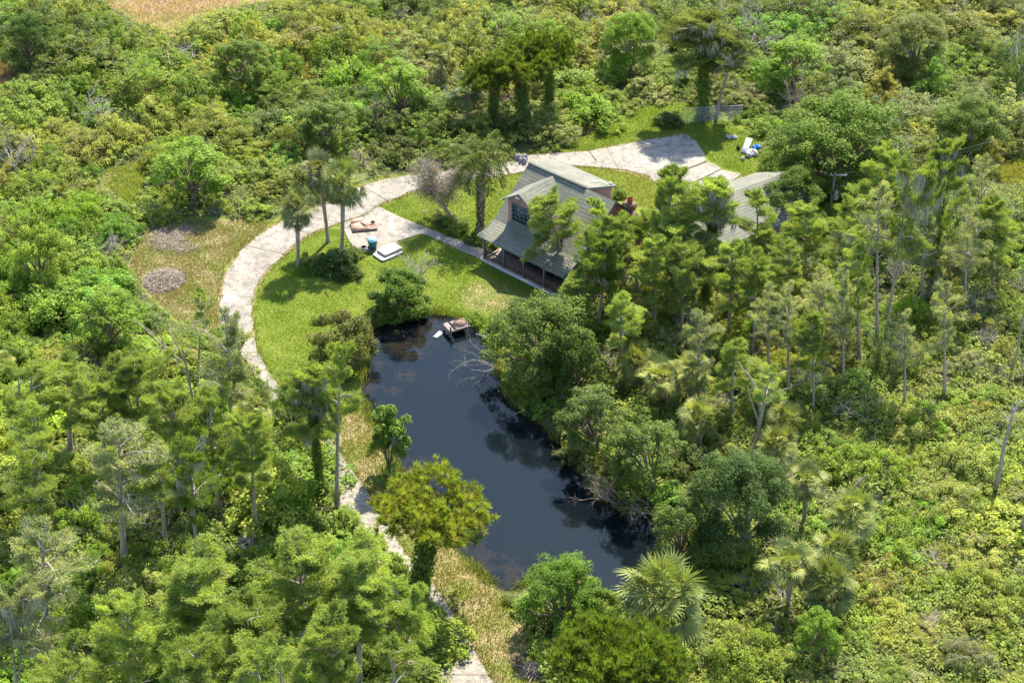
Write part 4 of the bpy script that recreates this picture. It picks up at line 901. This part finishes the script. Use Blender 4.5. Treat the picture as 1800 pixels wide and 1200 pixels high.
# bushes, hand placed
for (k2, cx, cy_, rr, c2, nm, lb, by) in (('light', 340, 292, 70, 'bright', 'broad_tree', 'broad mounded green tree above the dry clearing left of the lawn palms', 358), ('oak', 50, 70, 42, 'dark', 'dark_tree', 'dark dense tree near the top left corner', 125), ('light', 425, 105, 52, 'mid', 'broad_tree', 'rounded tree below the pinkish dry field, right side', 165),
  ('light', 700, 150, 58, 'bright', 'broad_tree', 'bright broad tree left of the palm behind the driveway', 215), ('light', 575, 215, 58, 'mid', 'broad_tree', 'rounded tree directly behind the rear lawn palm', 275), ('fineoak', 1700, 225, 60, 'mid', 'broad_tree', 'rounded green tree crossed by the overhead cables', 290), ('light', 1395, 105, 56, 'bright', 'broad_tree', 'bright tree above the largest domed tree', 165),
  ('fineoak', 1610, 75, 60, 'olive', 'broad_tree', 'olive tree in the top right scrub', 135), ('light', 190, 555, 66, 'bright', 'broad_tree', 'bright green mounded tree left of the round brush pile, lower down', 625), ('round', 70, 450, 48, 'lime', 'broad_tree', 'yellow green tree at the left edge beside the dry clearing', 505), ('fineoak', 1110, 70, 50, 'bright', 'broad_tree', 'bright tree left of the very tall mossy tree', 130), ('light', 1440, 1110, 44, 'bright', 'broad_tree', 'low bright tree below the fan palm cluster', 1165)):
    tree(nm, BT[k2], cx, cy_, rr, GREEN[c2], lb, 'tree', base=(cx, by))
bl = lambda *a, **k_: bush(*a, **k_)
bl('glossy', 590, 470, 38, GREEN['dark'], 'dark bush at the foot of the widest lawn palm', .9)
bl('glossy', 553, 470, 28, GREEN['mid'], 'bush between the leftmost palm and the other two', .9)
bl('upright', 603, 650, 46, (.125, .128, .028), 'olive bush filling the foot of the olive domed tree', .75)
bl('fine', 580, 640, 26, (.125, .13, .03), 'small olive bush left of the olive domed tree foot', .9)
bl('leafy', 625, 450, 26, GREEN['mid'], 'leafy bush between the lawn palms and the bin', .9)
bl('leafy', 540, 478, 16, GREEN['bright'], 'small leafy bush at the foot of the leftmost lawn palm', 1)
bl('vine', 610, 480, 30, GREEN['dark'], 'low dark ground bush below the lawn palms', .7)
bl('leafy', 805, 405, 30, GREEN['mid'], 'bush right of the grass island beside the footpath', .7)
bl('fine', 775, 385, 28, GREEN['yel'], 'yellowish bush below the bare curved tree', .8)
bl('leafy', 830, 425, 22, GREEN['mid'], 'bush against the porch left corner by the footpath', .8)
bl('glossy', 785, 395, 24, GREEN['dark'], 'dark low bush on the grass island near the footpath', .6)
bl('glossy', 690, 550, 34, GREEN['mid'], 'bush at the foot of the dense rounded tree, left side', .8)
bl('glossy', 720, 549, 30, GREEN['mid'], 'bush at the foot of the dense rounded tree, right side', .8)
bl('upright', 684, 838, 24, GREEN['bright'], 'leafy bush around the stem of the young tree on the left bank', 1.1)
bl('glossy', 665, 560, 24, GREEN['mid'], 'bush at the waterline left of the dense rounded tree', .8)
bl('leafy', 836, 566, 17, GREEN['bright'], 'small bright bush growing against the pond dock', 1.)
bl('leafy', 872, 590, 26, GREEN['bright'], 'bright bush at the waterline right of the dock', .7)
bl('leafy', 558, 568, 14, GREEN['bright'], 'sapling bush on the lawn left of the olive domed tree', 1.2)
bl('fine', 620, 700, 20, GREEN['mid'], 'bush on the left pond bank below the olive domed tree', .8)
bl('upright', 900, 238, 36, GREEN['mid'], 'tall bush below the widest dark pine behind the house', .9)
bl('upright', 955, 232, 34, GREEN['mid'], 'tall bush below the rightmost dark pine behind the house', .9)
bl('leafy', 405, 600, 24, GREEN['bright'], 'leafy bush growing onto the driveway bend', 1.2)
bl('leafy', 372, 596, 16, GREEN['mid'], 'small bush left of the driveway bend', 1.)
bl('glossy', 690, 1135, 0.01+30, GREEN['mid'], 'bush at the left driveway edge near the bottom', .9)
bl('leafy', 775, 1130, 24, GREEN['mid'], 'bush overlapping the left side of the near driveway', .9)
bl('leafy', 650, 960, 34, GREEN['lime'], 'bush left of the driveway opposite the big pine', 1.)
bl('fine', 910, 1160, 18, (.22, .18, .12), 'small dry grey bush on the sandy strip near the bottom', .8)
bl('leafy', 892, 1060, 16, GREEN['mid'], 'small bush at the pond edge near the bottom', 1.1)
bl('leafy', 1320, 210, 30, GREEN['bright'], 'bright bush right of the chain link fence', 1.)
bl('leafy', 1352, 226, 26, GREEN['bright'], 'bright bush above the blue tarp', 1.)
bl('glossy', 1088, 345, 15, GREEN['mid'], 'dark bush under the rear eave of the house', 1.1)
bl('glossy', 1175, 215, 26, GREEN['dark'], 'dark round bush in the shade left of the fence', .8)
for (cx, by, r, c_, l_) in ((1420, 395, 34, 'yel', 'yellow green bush below the dark domed tree by the wing'), (1375, 425, 24, 'yel', 'yellow green bush touching the wing right corner'), (1035, 560, 34, 'mid', 'shaded bush beneath the cypresses below the porch'), (1100, 580, 38, 'mid', 'leafy bush under the cypresses, middle of the house front'), (1160, 590, 36, 'bright', 'leafy bush under the vine clad cypress, left side'), (1230, 600, 40, 'yel', 'leafy bush in front of the vine clad cypress'), (1300, 560, 40, 'yel', 'leafy bush in front of the wing'), (1010, 800, 28, 'olive', 'bush dipping into the right side of the pond'), (1075, 850, 34, 'olive', 'bush at the pond edge above the dead branches')):
    bl('leafy', cx, by, r, GREEN[c_], l_, .9)

# ------------------------------------------------------------ bare trees, snags, fallen branches, brush piles
def bare(name, px, py, h, r, label, mat, depth=3, n=3, spread=.55, up=.2, cat='dead tree', d=(0, 0, 1), kids=(2, 4), z=0, twig=False):
    random.seed(int(px*7+py)); b = G(px, py, z); g = Geo()
    o = empty(name, (b[0], b[1], z), 0, label, cat)
    tips = [] if twig else None
    if n == 1: branchy(g, (0, 0, -.1), d, h, r, depth, spread, up, 6, seg=5, kids=kids, tips=tips)
    else:
        for _ in range(n): a = random.uniform(0, 6.28); q = random.uniform(.2, 1.); branchy(g, (0, 0, -.05), np.array(d)+np.array([math.cos(a)*q, math.sin(a)*q, 0]), h, r, depth, spread, up, 5, seg=4, kids=kids)
    if twig:
        P = np.array([t[0] for t in tips if t[1] <= 1]); m = 26; Q = np.repeat(P, m, 0)+RNG.normal(size=(len(P)*m, 3))*.28
        g.blades(Q, RNG.normal(size=Q.shape)+[0, 0, .5], RNG.uniform(.2, .6, len(Q)), .022, .5)
    part('branches', g, [mat], o)
    if twig:
        lg = Geo(); m = 9; Q = np.repeat(P, m, 0)+RNG.normal(size=(len(P)*m, 3))*.4-[0, 0, .3]; lg.leaves(Q, RNG.normal(size=Q.shape)+[0, 0, 1], .14, .09, RNG.random(len(Q))); part('leaves', lg, ['leaf'], o, (.17, .17, .06))
    return o
bare('bare_bush', 735, 492, 1.4, .075, 'bare spreading bush with pale twigs on the lawn below the footpath', 'dead', 3, 7, .5, .1, 'bare bush', kids=(2, 3))
bare('bare_tree', 800, 392, 3.3, .16, 'curved leafless tree with pinkish twigs left of the feather palm', 'pinktwig', 4, 1, .75, .25, d=(-.30, .0, 1), kids=(3, 4), twig=True)
b = G(1748, 866); o = empty('dead_snag', (b[0], b[1], 0), 0, 'tall pale dead snag with forked top near the right edge', 'dead tree'); g = Geo(); random.seed(3)
g.tube([[0, 0, -.1], [.03, 0, 2], [-.05, .05, 4.3], [.0, 0, 6.4]], [.2, .17, .14, .11], 8); part('trunk', g, ['bark'], o); g = Geo()
g.tube([[0, 0, 6.3], [.02, 0, 7.2], [.35, 0, 8.2], [.9, .1, 8.7]], [.11, .09, .06, .02], 6); g.tube([[.02, 0, 7.0], [-.1, 0, 7.8], [-.05, 0, 8.9]], [.07, .05, .015], 5); g.tube([[0, 0, 6.5], [-.5, .1, 7.0], [-.9, 0, 7.6]], [.06, .04, .012], 5); g.tube([[0, 0, 4.2], [-.7, 0, 4.9], [-1.2, .1, 5.3]], [.05, .03, .01], 5)
for q in range(10): p = np.array([random.choice((-.8, .5, .9, 0)), 0, random.uniform(7.2, 8.8)]); g.tube([[0, 0, 7.3], p*[.6, 1, 1]-[0, 0, .2], p+unit(1)[0]*.4], [.02, .012, .004], 3)
part('branches', g, ['dead'], o)
bare('dead_snag', 1792, 945, 8, .2, 'thick grey dead trunk cut by the right edge', 'bark', 1, 1, .4, .1)
bare('dead_snag', 1778, 655, 5, .09, 'thin leaning dead trunk near the right edge', 'bark', 1, 1, .3, .1, d=(.2, .05, 1))
bare('dead_snag', 1489, 885, 3, .13, 'short leaning broken trunk above the fan palm cluster', 'bark', 0, 1, .3, .1, d=(.15, 0, 1))
bare('dead_snag', 1316, 812, 5.5, .15, 'leaning grey trunk rising left of the small twin fan palms', 'bark', 1, 1, .4, .1, d=(.2, .05, 1))
bare('dead_snag', 1535, 660, 3, .06, 'thin white dead stem in the middle right thicket', 'dead', 2, 1)
bare('dead_snag', 345, 735, 6.5, .12, 'dark crooked dead trunk left of the shaded driveway', 'bark', 2, 1, .5, .1, d=(.08, 0, 1))
bare('bare_tree', 1700, 560, 1.9, .05, 'grey leafless brush in the right thicket below the palm', 'dead', 3, 5, .6)
bare('bare_tree', 1425, 700, 1.9, .05, 'grey leafless brush above the small twin fan palms', 'dead', 3, 5, .6)
bare('fallen_branch', 1250, 700, 2, .06, 'white bare branch sticking out beside the fan palms right of the oak', 'dead', 2, 2, .6, d=(.8, 0, .5), cat='branch')
def fallen(px, py, n, L, label, mat, dirn, z=-.25, r=.04, depth=3):
    random.seed(px); b = G(px, py, z); g = Geo()
    for _ in range(n): branchy(g, (random.gauss(0, .3), random.gauss(0, .5), .1), np.array(dirn)+np.array([random.gauss(0, .35), random.gauss(0, .45), random.gauss(.08, .12)]), L, r, depth, .55, -.03, 4, seg=4, kids=(2, 3))
    o = part('fallen_branches', g, [mat], None); o.location = b; tag(o, label, 'branches')
fallen(880, 645, 7, 2.2, 'pale dead branches lying in the pond below the oak', 'dead', (-1, .1, .05), r=.035)
fallen(1095, 872, 9, 1.9, 'tangle of brown dead branches at the right shore of the pond', 'pinktwig', (-.85, -.25, .42))
fallen(1140, 905, 6, 1.5, 'dead brown twigs sagging into the pond at its right corner', 'pinktwig', (-.6, -.5, .35))
fallen(705, 840, 3, 1.0, 'fallen reddish branch on the left pond bank', 'pinktwig', (.9, -.3, .05), 0)
fallen(845, 585, 2, 1.3, 'thin fallen branch on the bank right of the dock', 'dead', (.8, -.6, .1), 0)
def pile(px, py, R, n, label, mat='pinktwig'):
    b = G(px, py); g = Geo()
    for _ in range(n):
        a = random.uniform(0, 6.28); q = R*math.sqrt(random.random()); c = np.array([math.cos(a)*q, math.sin(a)*q, .05+(1-q/R)*1.0*random.random()]); t = random.uniform(0, 6.28); L = random.uniform(.3, 1.1)
        d = np.array([math.cos(t)*L/2, math.sin(t)*L/2, random.gauss(0, .07)]); g.tube([c-d, c+unit(1)[0]*.08, c+d], [.03*random.random()+.008, .016, .005], 3)
    o = part('brush_pile', g, [mat], None); o.location = b; tag(o, label, 'brush pile')
pile(287, 494, 1.9, 900, 'round pile of grey brown cut brush on the dry grass left of the driveway')
b0 = G(305, 425); g = Geo()
for _ in range(900):
    c0 = ((-1.1, 1.2), (.6, 1.6), (.2, .2), (-.4, -1.0), (1.2, -1.3), (-1.3, .1))[random.randrange(6)]; c = np.array([c0[0]+random.gauss(0, .55), c0[1]+random.gauss(0, .5), .04+.18*random.random()]); t = random.uniform(0, 6.28); L = random.uniform(.3, 1.0)
    d = np.array([math.cos(t)*L/2, math.sin(t)*L/2, random.gauss(0, .04)]); g.tube([c-d, c+unit(1)[0]*.06, c+d], [.014, .012, .004], 3)
o = part('brush_pile', g, ['pinktwig'], None); o.location = b0; tag(o, 'flat ragged spread of dry vines above the round brush pile', 'brush pile')
pile(935, 1180, .7, 160, 'little pile of dry twigs on the sandy strip at the bottom')

# ------------------------------------------------------------ scattered thicket: shrubs, one object each
wC = [np.array(h) for h in HOLES]
POND2 = POND
def vegok(x, y, r, h):
    px, py, k_ = proj(x, y, 0); r_ = r*k_*.82; tp_ = h*k_*.80
    X = np.array([px, px-r_, px+r_, px, px-r_*.7, px+r_*.7, px]); Y = np.array([py+r_*.3, py-tp_*.3, py-tp_*.3, py-tp_, py-tp_*.8, py-tp_*.8, py-tp_*.5])
    for hp_ in HOLES:
        if inpoly(X, Y, hp_).any(): return False
    return True
def region(px, py):
    if py < 400 and px < 620: return 'ul'
    if py < 300 and px < 1230: return 'um'
    if py < 420: return 'ur'
    if px < 360 and py < 640: return 'wl'
    if px < 860: return 'bl'
    if px > 980 and py < 640: return 'mr'
    if px < 1260 and py > 560: return 'ps'
    return 'br'
RG = {
 'ul': (['leafy', 'leafy', 'upright', 'fine', 'vine'], ['mid', 'bright', 'bright', 'yel', 'lime', 'yel'], (1.2, 3.3), (.85, 1.15), 'of the upper left thicket beyond the driveway'),
 'um': (['leafy', 'upright', 'fine', 'leafy', 'upright'], ['mid', 'bright', 'yel', 'grey', 'yel', 'lime'], (1.2, 3.3), (.85, 1.1), 'of the thicket along the top middle behind the house'),
 'ur': (['fine', 'leafy', 'fine', 'upright'], ['mid', 'bright', 'olive', 'yel', 'grey', 'yel'], (1.3, 3.5), (.85, 1.1), 'of the upper right thicket behind the dark domed tree'),
 'wl': (['leafy', 'vine', 'leafy', 'glossy'], ['bright', 'mid', 'bright', 'yel', 'lime'], (1.1, 2.9), (.8, 1.1), 'of the thicket at the left edge beside the dry clearing'),
 'bl': (['glossy', 'leafy', 'leafy', 'fine'], ['dark', 'mid', 'bright', 'bright', 'yel', 'lime'], (1.0, 2.8), (.85, 1.35), 'under the cypress grove at the lower left'),
 'ps': (['leafy', 'fine', 'glossy', 'fine'], ['mid', 'bright', 'olive', 'yel'], (1.0, 2.2), (.8, 1.1), 'of the bank thicket right of the pond'),
 'mr': (['upright', 'fine', 'leafy', 'upright', 'fine'], ['mid', 'bright', 'yel', 'bright', 'grey', 'yel'], (1.1, 2.5), (1.0, 1.6), 'of the tall middle right thicket'),
 'br': (['fine', 'vine', 'fine', 'leafy', 'vine'], ['bright', 'yel', 'yel', 'lime', 'grey', 'yel'], (1.0, 2.9), (.45, .85), 'of the low vine covered thicket at the lower right')}
KN = {'leafy': ('leafy_shrub', 'broad leaved shrub'), 'fine': ('twiggy_shrub', 'twiggy shrub'), 'glossy': ('glossy_shrub', 'glossy leaved shrub'), 'upright': ('tall_shrub', 'tall shrub'), 'vine': ('vine_mound', 'vine mound'), 'brush': ('bare_brush', 'leafless grey brush')}
CNT = {}
rs = random.Random(5); placed = [(a, b_, r*.35) for a, b_, r in ANCH]; SH = []
cand = []
for _ in range(30000):
    y = 58+135*rs.random(); x = rs.uniform(-1, 1)*(10+y*.335+6)
    cand.append((x, y))
for (x, y) in cand:
    px, py, k_ = proj(x, y, 0); rg = region(px, py-30); kinds, cols, (r0, r1), (h0, h1), lab = RG[rg]
    r = rs.uniform(r0, r1)*(1.12 if py < 250 else 1); h = r*rs.uniform(h0, h1)*(1.4 if rs.random() < .14 else 1)
    m = min(((x-a)**2+(y-b_)**2)**.5-(.62*(r+q)) for a, b_, q in placed[-900:]) if placed else 1
    if m < 0: continue
    fc = .5+.28*math.sin(x*.17+1.3*math.sin(y*.09))+.28*math.cos(y*.16+x*.07)+rs.gauss(0, .13); fk = .5+.3*math.sin(x*.13-y*.11+2)+.3*math.cos(x*.21+y*.06)+rs.gauss(0, .18)
    ok = False
    for f in (1, .72, .5):
        if vegok(x, y, r*f, h*f): ok = True; break
    if not ok: continue
    r *= f; h *= f; kind = kinds[int(min(.999, max(0, fk))*len(kinds))] if rs.random() > {'mr': .12, 'br': .11, 'ur': .09, 'ps': .10, 'um': .05, 'bl': .05}.get(rg, .02) else 'brush'; 
    if CNT.get(kind, 0) >= 290: continue
    CNT[kind] = CNT.get(kind, 0)+1; placed.append((x, y, r)); SH.append((x, y, r, h, kind, cols[int(min(.999, max(0, fc))*len(cols))], rg))
print('shrubs', len(SH), CNT)
LM = [(300,30,'the pinkish dry field'),(20,140,'the tan grass patch'),(215,315,'the small grass nook'),(108,345,'the tiny upper left palm'),(521,365,'the leftmost lawn palm'),(300,450,'the dry clearing'),
 (560,300,'the rear lawn palm'),(820,165,'the palm behind the driveway'),(915,110,'the clustered pine'),(1240,60,'the very tall mossy tree'),(1070,210,'the grass behind the rear pad'),(1462,250,'the largest domed tree'),(1750,300,'the right edge clearing'),
 (1655,320,'the vine clad right cypress'),(1450,340,'the utility pole'),(1590,400,'the leaning right cypress'),(1258,400,'the vine clad house cypress'),(1160,665,'the three fan palms by the oak'),(1370,760,'the small twin fan palms'),(1305,880,'the grey green oak'),(1450,960,'the fan palm cluster'),
 (1168,1050,'the solitary fan palm'),(1748,740,'the tall pale snag'),(1790,850,'the thick grey dead trunk'),(1090,1180,'the bottom edge pine'),(1000,1040,'the near shore trees'),(950,590,'the large pond oak'),(1130,790,'the right shore trees'),(8,636,'the orange fronded palm'),(287,494,'the round brush pile'),
 (352,560,'the crooked thin cypress'),(440,730,'the driveway fan palms'),(120,690,'the pale forked trunk'),(240,680,'the highest left grove cypress'),(212,840,'the large pale grey cypress'),(78,1020,'the bare limbed cypress'),(335,1060,'the wide twiggy cypress'),(555,720,'the cypress over the driveway'),(530,1035,'the bright lower cypress'),(762,905,'the big pine'),(700,1130,'the near driveway'),(1600,180,'the top right scrub'),(1600,1000,'the lower right low scrub'),(1480,60,'the top edge scrub'),(640,80,'the top middle scrub'),(1700,120,'the far right top scrub'),(1550,700,'the middle right scrub')]
TL = {}
CW = dict(bright='bright green', mid='mid green', yel='yellow green', dark='dark green', olive='olive green', lime='lime green', grey='grey green')
for (x, y, r, h, kind, c_, rg) in SH:
    L_ = PROTO[kind]; nm, lb = KN[kind]; hh = {'upright': 1.5, 'vine': .5, 'fine': .8}.get(kind, 1.)
    base = np.array(GREEN[c_])*np.array([rs.uniform(.88, 1.15), rs.uniform(.9, 1.1), rs.uniform(.8, 1.4)])
    o = link(nm, rs.choice(L_), None, (x, y, -.05), tuple(base)); o.scale = (r*rs.uniform(.95, 1.5), r*rs.uniform(.9, 1.2), r*rs.uniform(.8, 1.3)*(h/r)/max(hh, .7)**.6); o.rotation_euler.z = rs.uniform(0, 6.28)
    px, py, k_ = proj(x, y, h*.5); lm = min(LM, key=lambda q: (q[0]-px)**2+(q[1]-py)**2*1.6); dx, dy = px-lm[0], py-lm[1]
    sd_ = ('right of ' if dx > 0 else 'left of ') if abs(dx) > abs(dy)*1.2 else ('below ' if dy > 0 else 'above ')
    far = 'close ' if math.hypot(dx, dy) < 62 else ''
    sz_ = 'large ' if r > 2.15 else ('small ' if r < 1.25 else '')
    lab_ = sz_+('' if kind == 'brush' else CW[c_]+' ')+lb+' '+far+sd_+lm[2]
    if len(lab_.split()) > 13: lab_ = lab_.replace('close ', '')
    if len(lab_.split()) > 13: lab_ = lab_.replace('broad leaved', 'leafy').replace('glossy leaved', 'glossy')
    if len(lab_.split()) > 13: lab_ = lab_[len(sz_):]
    TL.setdefault(lab_, []).append((px, o))
    tag(o, lab_, 'shrub', lb.replace('shrub', 'shrubs').replace('mound', 'mounds')+' '+RG[rg][4])
for lab_, L_ in TL.items():
    for _, o in L_: o['group'] = L_[0][1]['group']
    W_ = {2: ('left one', 'right one'), 3: ('left one', 'middle one', 'right one')}.get(len(L_))
    if W_:
        for (p_, o), w2 in zip(sorted(L_, key=lambda q: q[0]), W_): o['label'] = lab_+', '+w2
    if len(L_) > 3:
        L_.sort(key=lambda q: q[0]); L_[0][1]['label'] = lab_+', leftmost one'; L_[-1][1]['label'] = lab_+', rightmost one'
# ------------------------------------------------------------ undergrowth (uncountable) and grass
n = 30000; Y = 60+130*RNG.random(n); X = RNG.uniform(-1, 1, n)*(14+Y*.335)
zz = Y*_FW[1]-CH*_FW[2]; PX = 900+CF*X/zz; PY = 600-CF*(Y*_UP[1]-CH*_UP[2])/zz
ok = np.ones(n, bool)
for hp_ in HOLES: ok &= ~inpoly(PX, PY, hp_) & ~inpoly(PX, PY-9, hp_)
ok &= ~inpoly(X, Y, wpoly([(850,440),(960,520),(1005,535),(1100,480),(1340,430),(1345,320),(1000,280)]))
C = np.stack([X, Y, RNG.uniform(.1, .75, n)+.75*np.clip(np.sin(X*.5+Y*.23)*np.cos(Y*.41-X*.2), 0, 1)], 1)[ok]
ptc = np.sin(C[:, 0]*.35+1)*np.cos(C[:, 1]*.3)*.25+.5
g = Geo(); clumps(g, C, RNG.uniform(.25, .6, len(C)), 20, .22, .13, .8, T0=np.clip(ptc+RNG.uniform(-.3, .3, len(C)), 0, 1))
o = part('undergrowth', g, ['leaf'], None, (.20, .24, .05)); o['kind'] = 'stuff'; tag(o, 'mixed low green undergrowth between the shrubs and trees', 'undergrowth')
HOUSEP = [tuple(HO[:2]+np.array([math.cos(th), math.sin(th)])*a+np.array([-math.sin(th), math.cos(th)])*b_) for a, b_ in ((-.3, -.2), (9.7, -.2), (9.7, 10.3), (-.3, 10.3))]
def grass(name, poly, n, h, col, label, w_=.05):
    P = np.array(wpoly(poly)); lo, hi = P.min(0), P.max(0); X = RNG.uniform(lo[0], hi[0], n*3); Y = RNG.uniform(lo[1], hi[1], n*3)
    ok = inpoly(X, Y, P.tolist()) & ~inpoly(X, Y, wpoly(POND)) & ~inpoly(X, Y, wpoly(PAD)) & ~inpoly(X, Y, wpoly(WALK)) & ~inpoly(X, Y, wpoly(REARPAD)) & ~inpoly(X, Y, wpoly(REARPAD2)) & ~inpoly(X, Y, wpoly(REARPAD3)) & ~inpoly(X, Y, HOUSEP)
    for (a, b), (c, d) in zip(DRV[:-1], DRV[1:]): ok &= ~inpoly(X, Y, wpoly([a, b, d, c]))
    X, Y = X[ok][:n], Y[ok][:n]; m = len(X); dn = .5+.5*np.sin(X*1.3+np.sin(Y*.9)*2)*np.cos(Y*1.1)
    g = Geo(); D = RNG.normal(size=(m, 3))*.45; D[:, 2] = 1
    g.blades(np.stack([X, Y, np.full(m, -.02)], 1), D, h*RNG.uniform(.5, 1.3, m)*(.6+.6*dn), w_, np.clip(RNG.uniform(.1, .8, m)*.7+dn*.3, 0, 1))
    o = part(name, g, ['leaf'], None, col); o['kind'] = 'stuff'; tag(o, label, 'grass')
grass('lawn_grass', LAWN, 80000, .12, (.140, .205, .024), 'short bright green lawn grass between the driveway and the pond')
grass('lawn_grass', LAWN3, 30000, .16, (.145, .19, .03), 'green grass along the rear pad')
grass('lawn_grass', LAWN2, 18000, .16, (.145, .19, .03), 'green grass on the island at the driveway fork')
grass('dry_grass', DRYG, 45000, .16, (.24, .21, .10), 'dry yellowish grass in the clearing left of the driveway')
grass('dry_grass', STRIP, 36000, .22, (.23, .21, .07), 'dry grass on the strip between the pond and the near driveway')
grass('dry_grass', LAWN4, 12000, .16, (.21, .20, .06), 'yellowing grass between the house and the rear pad')
grass('dry_grass', FIELD3, 12000, .4, (.28, .26, .06), 'yellow grass of the clearing at the right edge', .06)
grass('dry_grass', FIELD, 22000, .45, (.36, .26, .20), 'pinkish dry grass field at the top left', .07)
grass('dry_grass', NOOK, 5000, .35, (.24, .27, .07), 'yellow green tall grass in the small nook at the upper left', .06)
grass('dry_grass', FIELD2, 9000, .6, (.36, .25, .17), 'dry tan grass at the left edge', .07)
g = Geo(); E_ = np.array([np.hstack(f) for f in fine]); dens_ = 50
for i in range(len(E_)-1):
    for c0, c1, sg in ((E_[i, :2], E_[i+1, :2], -1), (E_[i, 2:], E_[i+1, 2:], 1)):
        m = int(np.linalg.norm(c1-c0)*dens_)
        if m < 1: continue
        t = RNG.random((m, 1)); w3 = E_[i, 2:]-E_[i, :2]; w3 = w3/np.linalg.norm(w3)*sg; off = RNG.normal(.10, .16, (m, 1))-.20*(np.sin((i+t)*1.9+sg)+np.sin((i+t)*.63) > .6)
        P = c0+(c1-c0)*t+w3*off; D = RNG.normal(size=(m, 3))*.5; D[:, 2] = 1
        g.blades(np.hstack([P, np.zeros((m, 1))]), D, RNG.uniform(.08, .24, m), .05, RNG.uniform(0, .9, m))
o = part('edge_grass', g, ['leaf'], None, (.19, .19, .06)); o['kind'] = 'stuff'; tag(o, 'ragged grass creeping over the driveway edges', 'grass')
g = Geo(); m = 5000; ii = RNG.integers(0, len(E_), m); t = RNG.beta(.45, .45, (m, 1)); P = E_[ii, :2]*(1-t)+E_[ii, 2:]*t+RNG.normal(size=(m, 2))*.25
g.leaves(np.hstack([P, np.full((m, 1), .062)]), np.tile([0, 0, 1.], (m, 1))+RNG.normal(size=(m, 3))*.15, .09, .06, RNG.random(m))
o = part('leaf_litter', g, ['straw'], None, (.20, .13, .07)); o['kind'] = 'stuff'; tag(o, 'brown fallen leaves scattered on the driveway', 'leaf litter')
g = Geo(); PB = wx
for i in range(len(PB)):
    a_, b_ = PB[i], PB[(i+1) % len(PB)]; L_ = np.linalg.norm(b_-a_); m = int(L_*130); nn = np.array([b_[1]-a_[1], a_[0]-b_[0]])/L_
    if (a_-wx.mean(0))@nn < 0: nn = -nn
    t = RNG.random((m, 1)); wv_ = .5+.5*np.sin((t*L_+i*1.7)*1.6); P = a_+(b_-a_)*t+nn*(RNG.normal(.25, .28, (m, 1))); D = RNG.normal(size=(m, 3))*.4; D[:, 2] = 1
    g.blades(np.hstack([P, np.full((m, 1), -.28)]), D, (.2+.5*wv_[:, 0])*RNG.uniform(.6, 1.3, m), .05, RNG.uniform(0, .9, m))
o = part('bank_reeds', g, ['leaf'], None, (.16, .17, .05)); o['kind'] = 'stuff'; tag(o, 'ragged reeds and grass along the pond bank', 'reeds')
# algae mats
g = Geo()
for (px, py, r, q) in ((728,623,.6,120),(716,660,.7,110),(693,687,.45,90),(700,592,1.7,300),(745,580,1.6,220),(670,600,1.5,240),(720,605,1.6,240),(820,610,1.,100),(640,680,.9,240),(642,715,.8,220),(650,745,.7,120),(735,815,1.,110),(700,790,.5,60),(850,985,1.3,200),(900,1010,1.2,200),(820,960,.8,100),(770,565,1.2,120),(660,640,.7,70)):
    b = G(px, py, -.34); m = q*7; v = RNG.normal(size=(m, 2))*r*.55
    kp = (np.sin(v[:, 0]*5/r+px)+np.sin(v[:, 1]*6/r+py)*.9+RNG.normal(size=m)*.5) > -.2; v = v[kp]; m = len(v)
    C = np.stack([b[0]+v[:, 0]*1.2, b[1]+v[:, 1], np.full(m, -.345)+RNG.uniform(-.03, .03, m)], 1); g.leaves(C, np.tile([0, 0, 1.], (m, 1))+RNG.normal(size=(m, 3))*.05, .14, .11, RNG.uniform(.1, .9, m))
o = part('algae', g, ['straw'], None, (.26, .185, .045)); o['kind'] = 'stuff'; tag(o, 'yellow brown algae floating at the pond edges', 'algae')
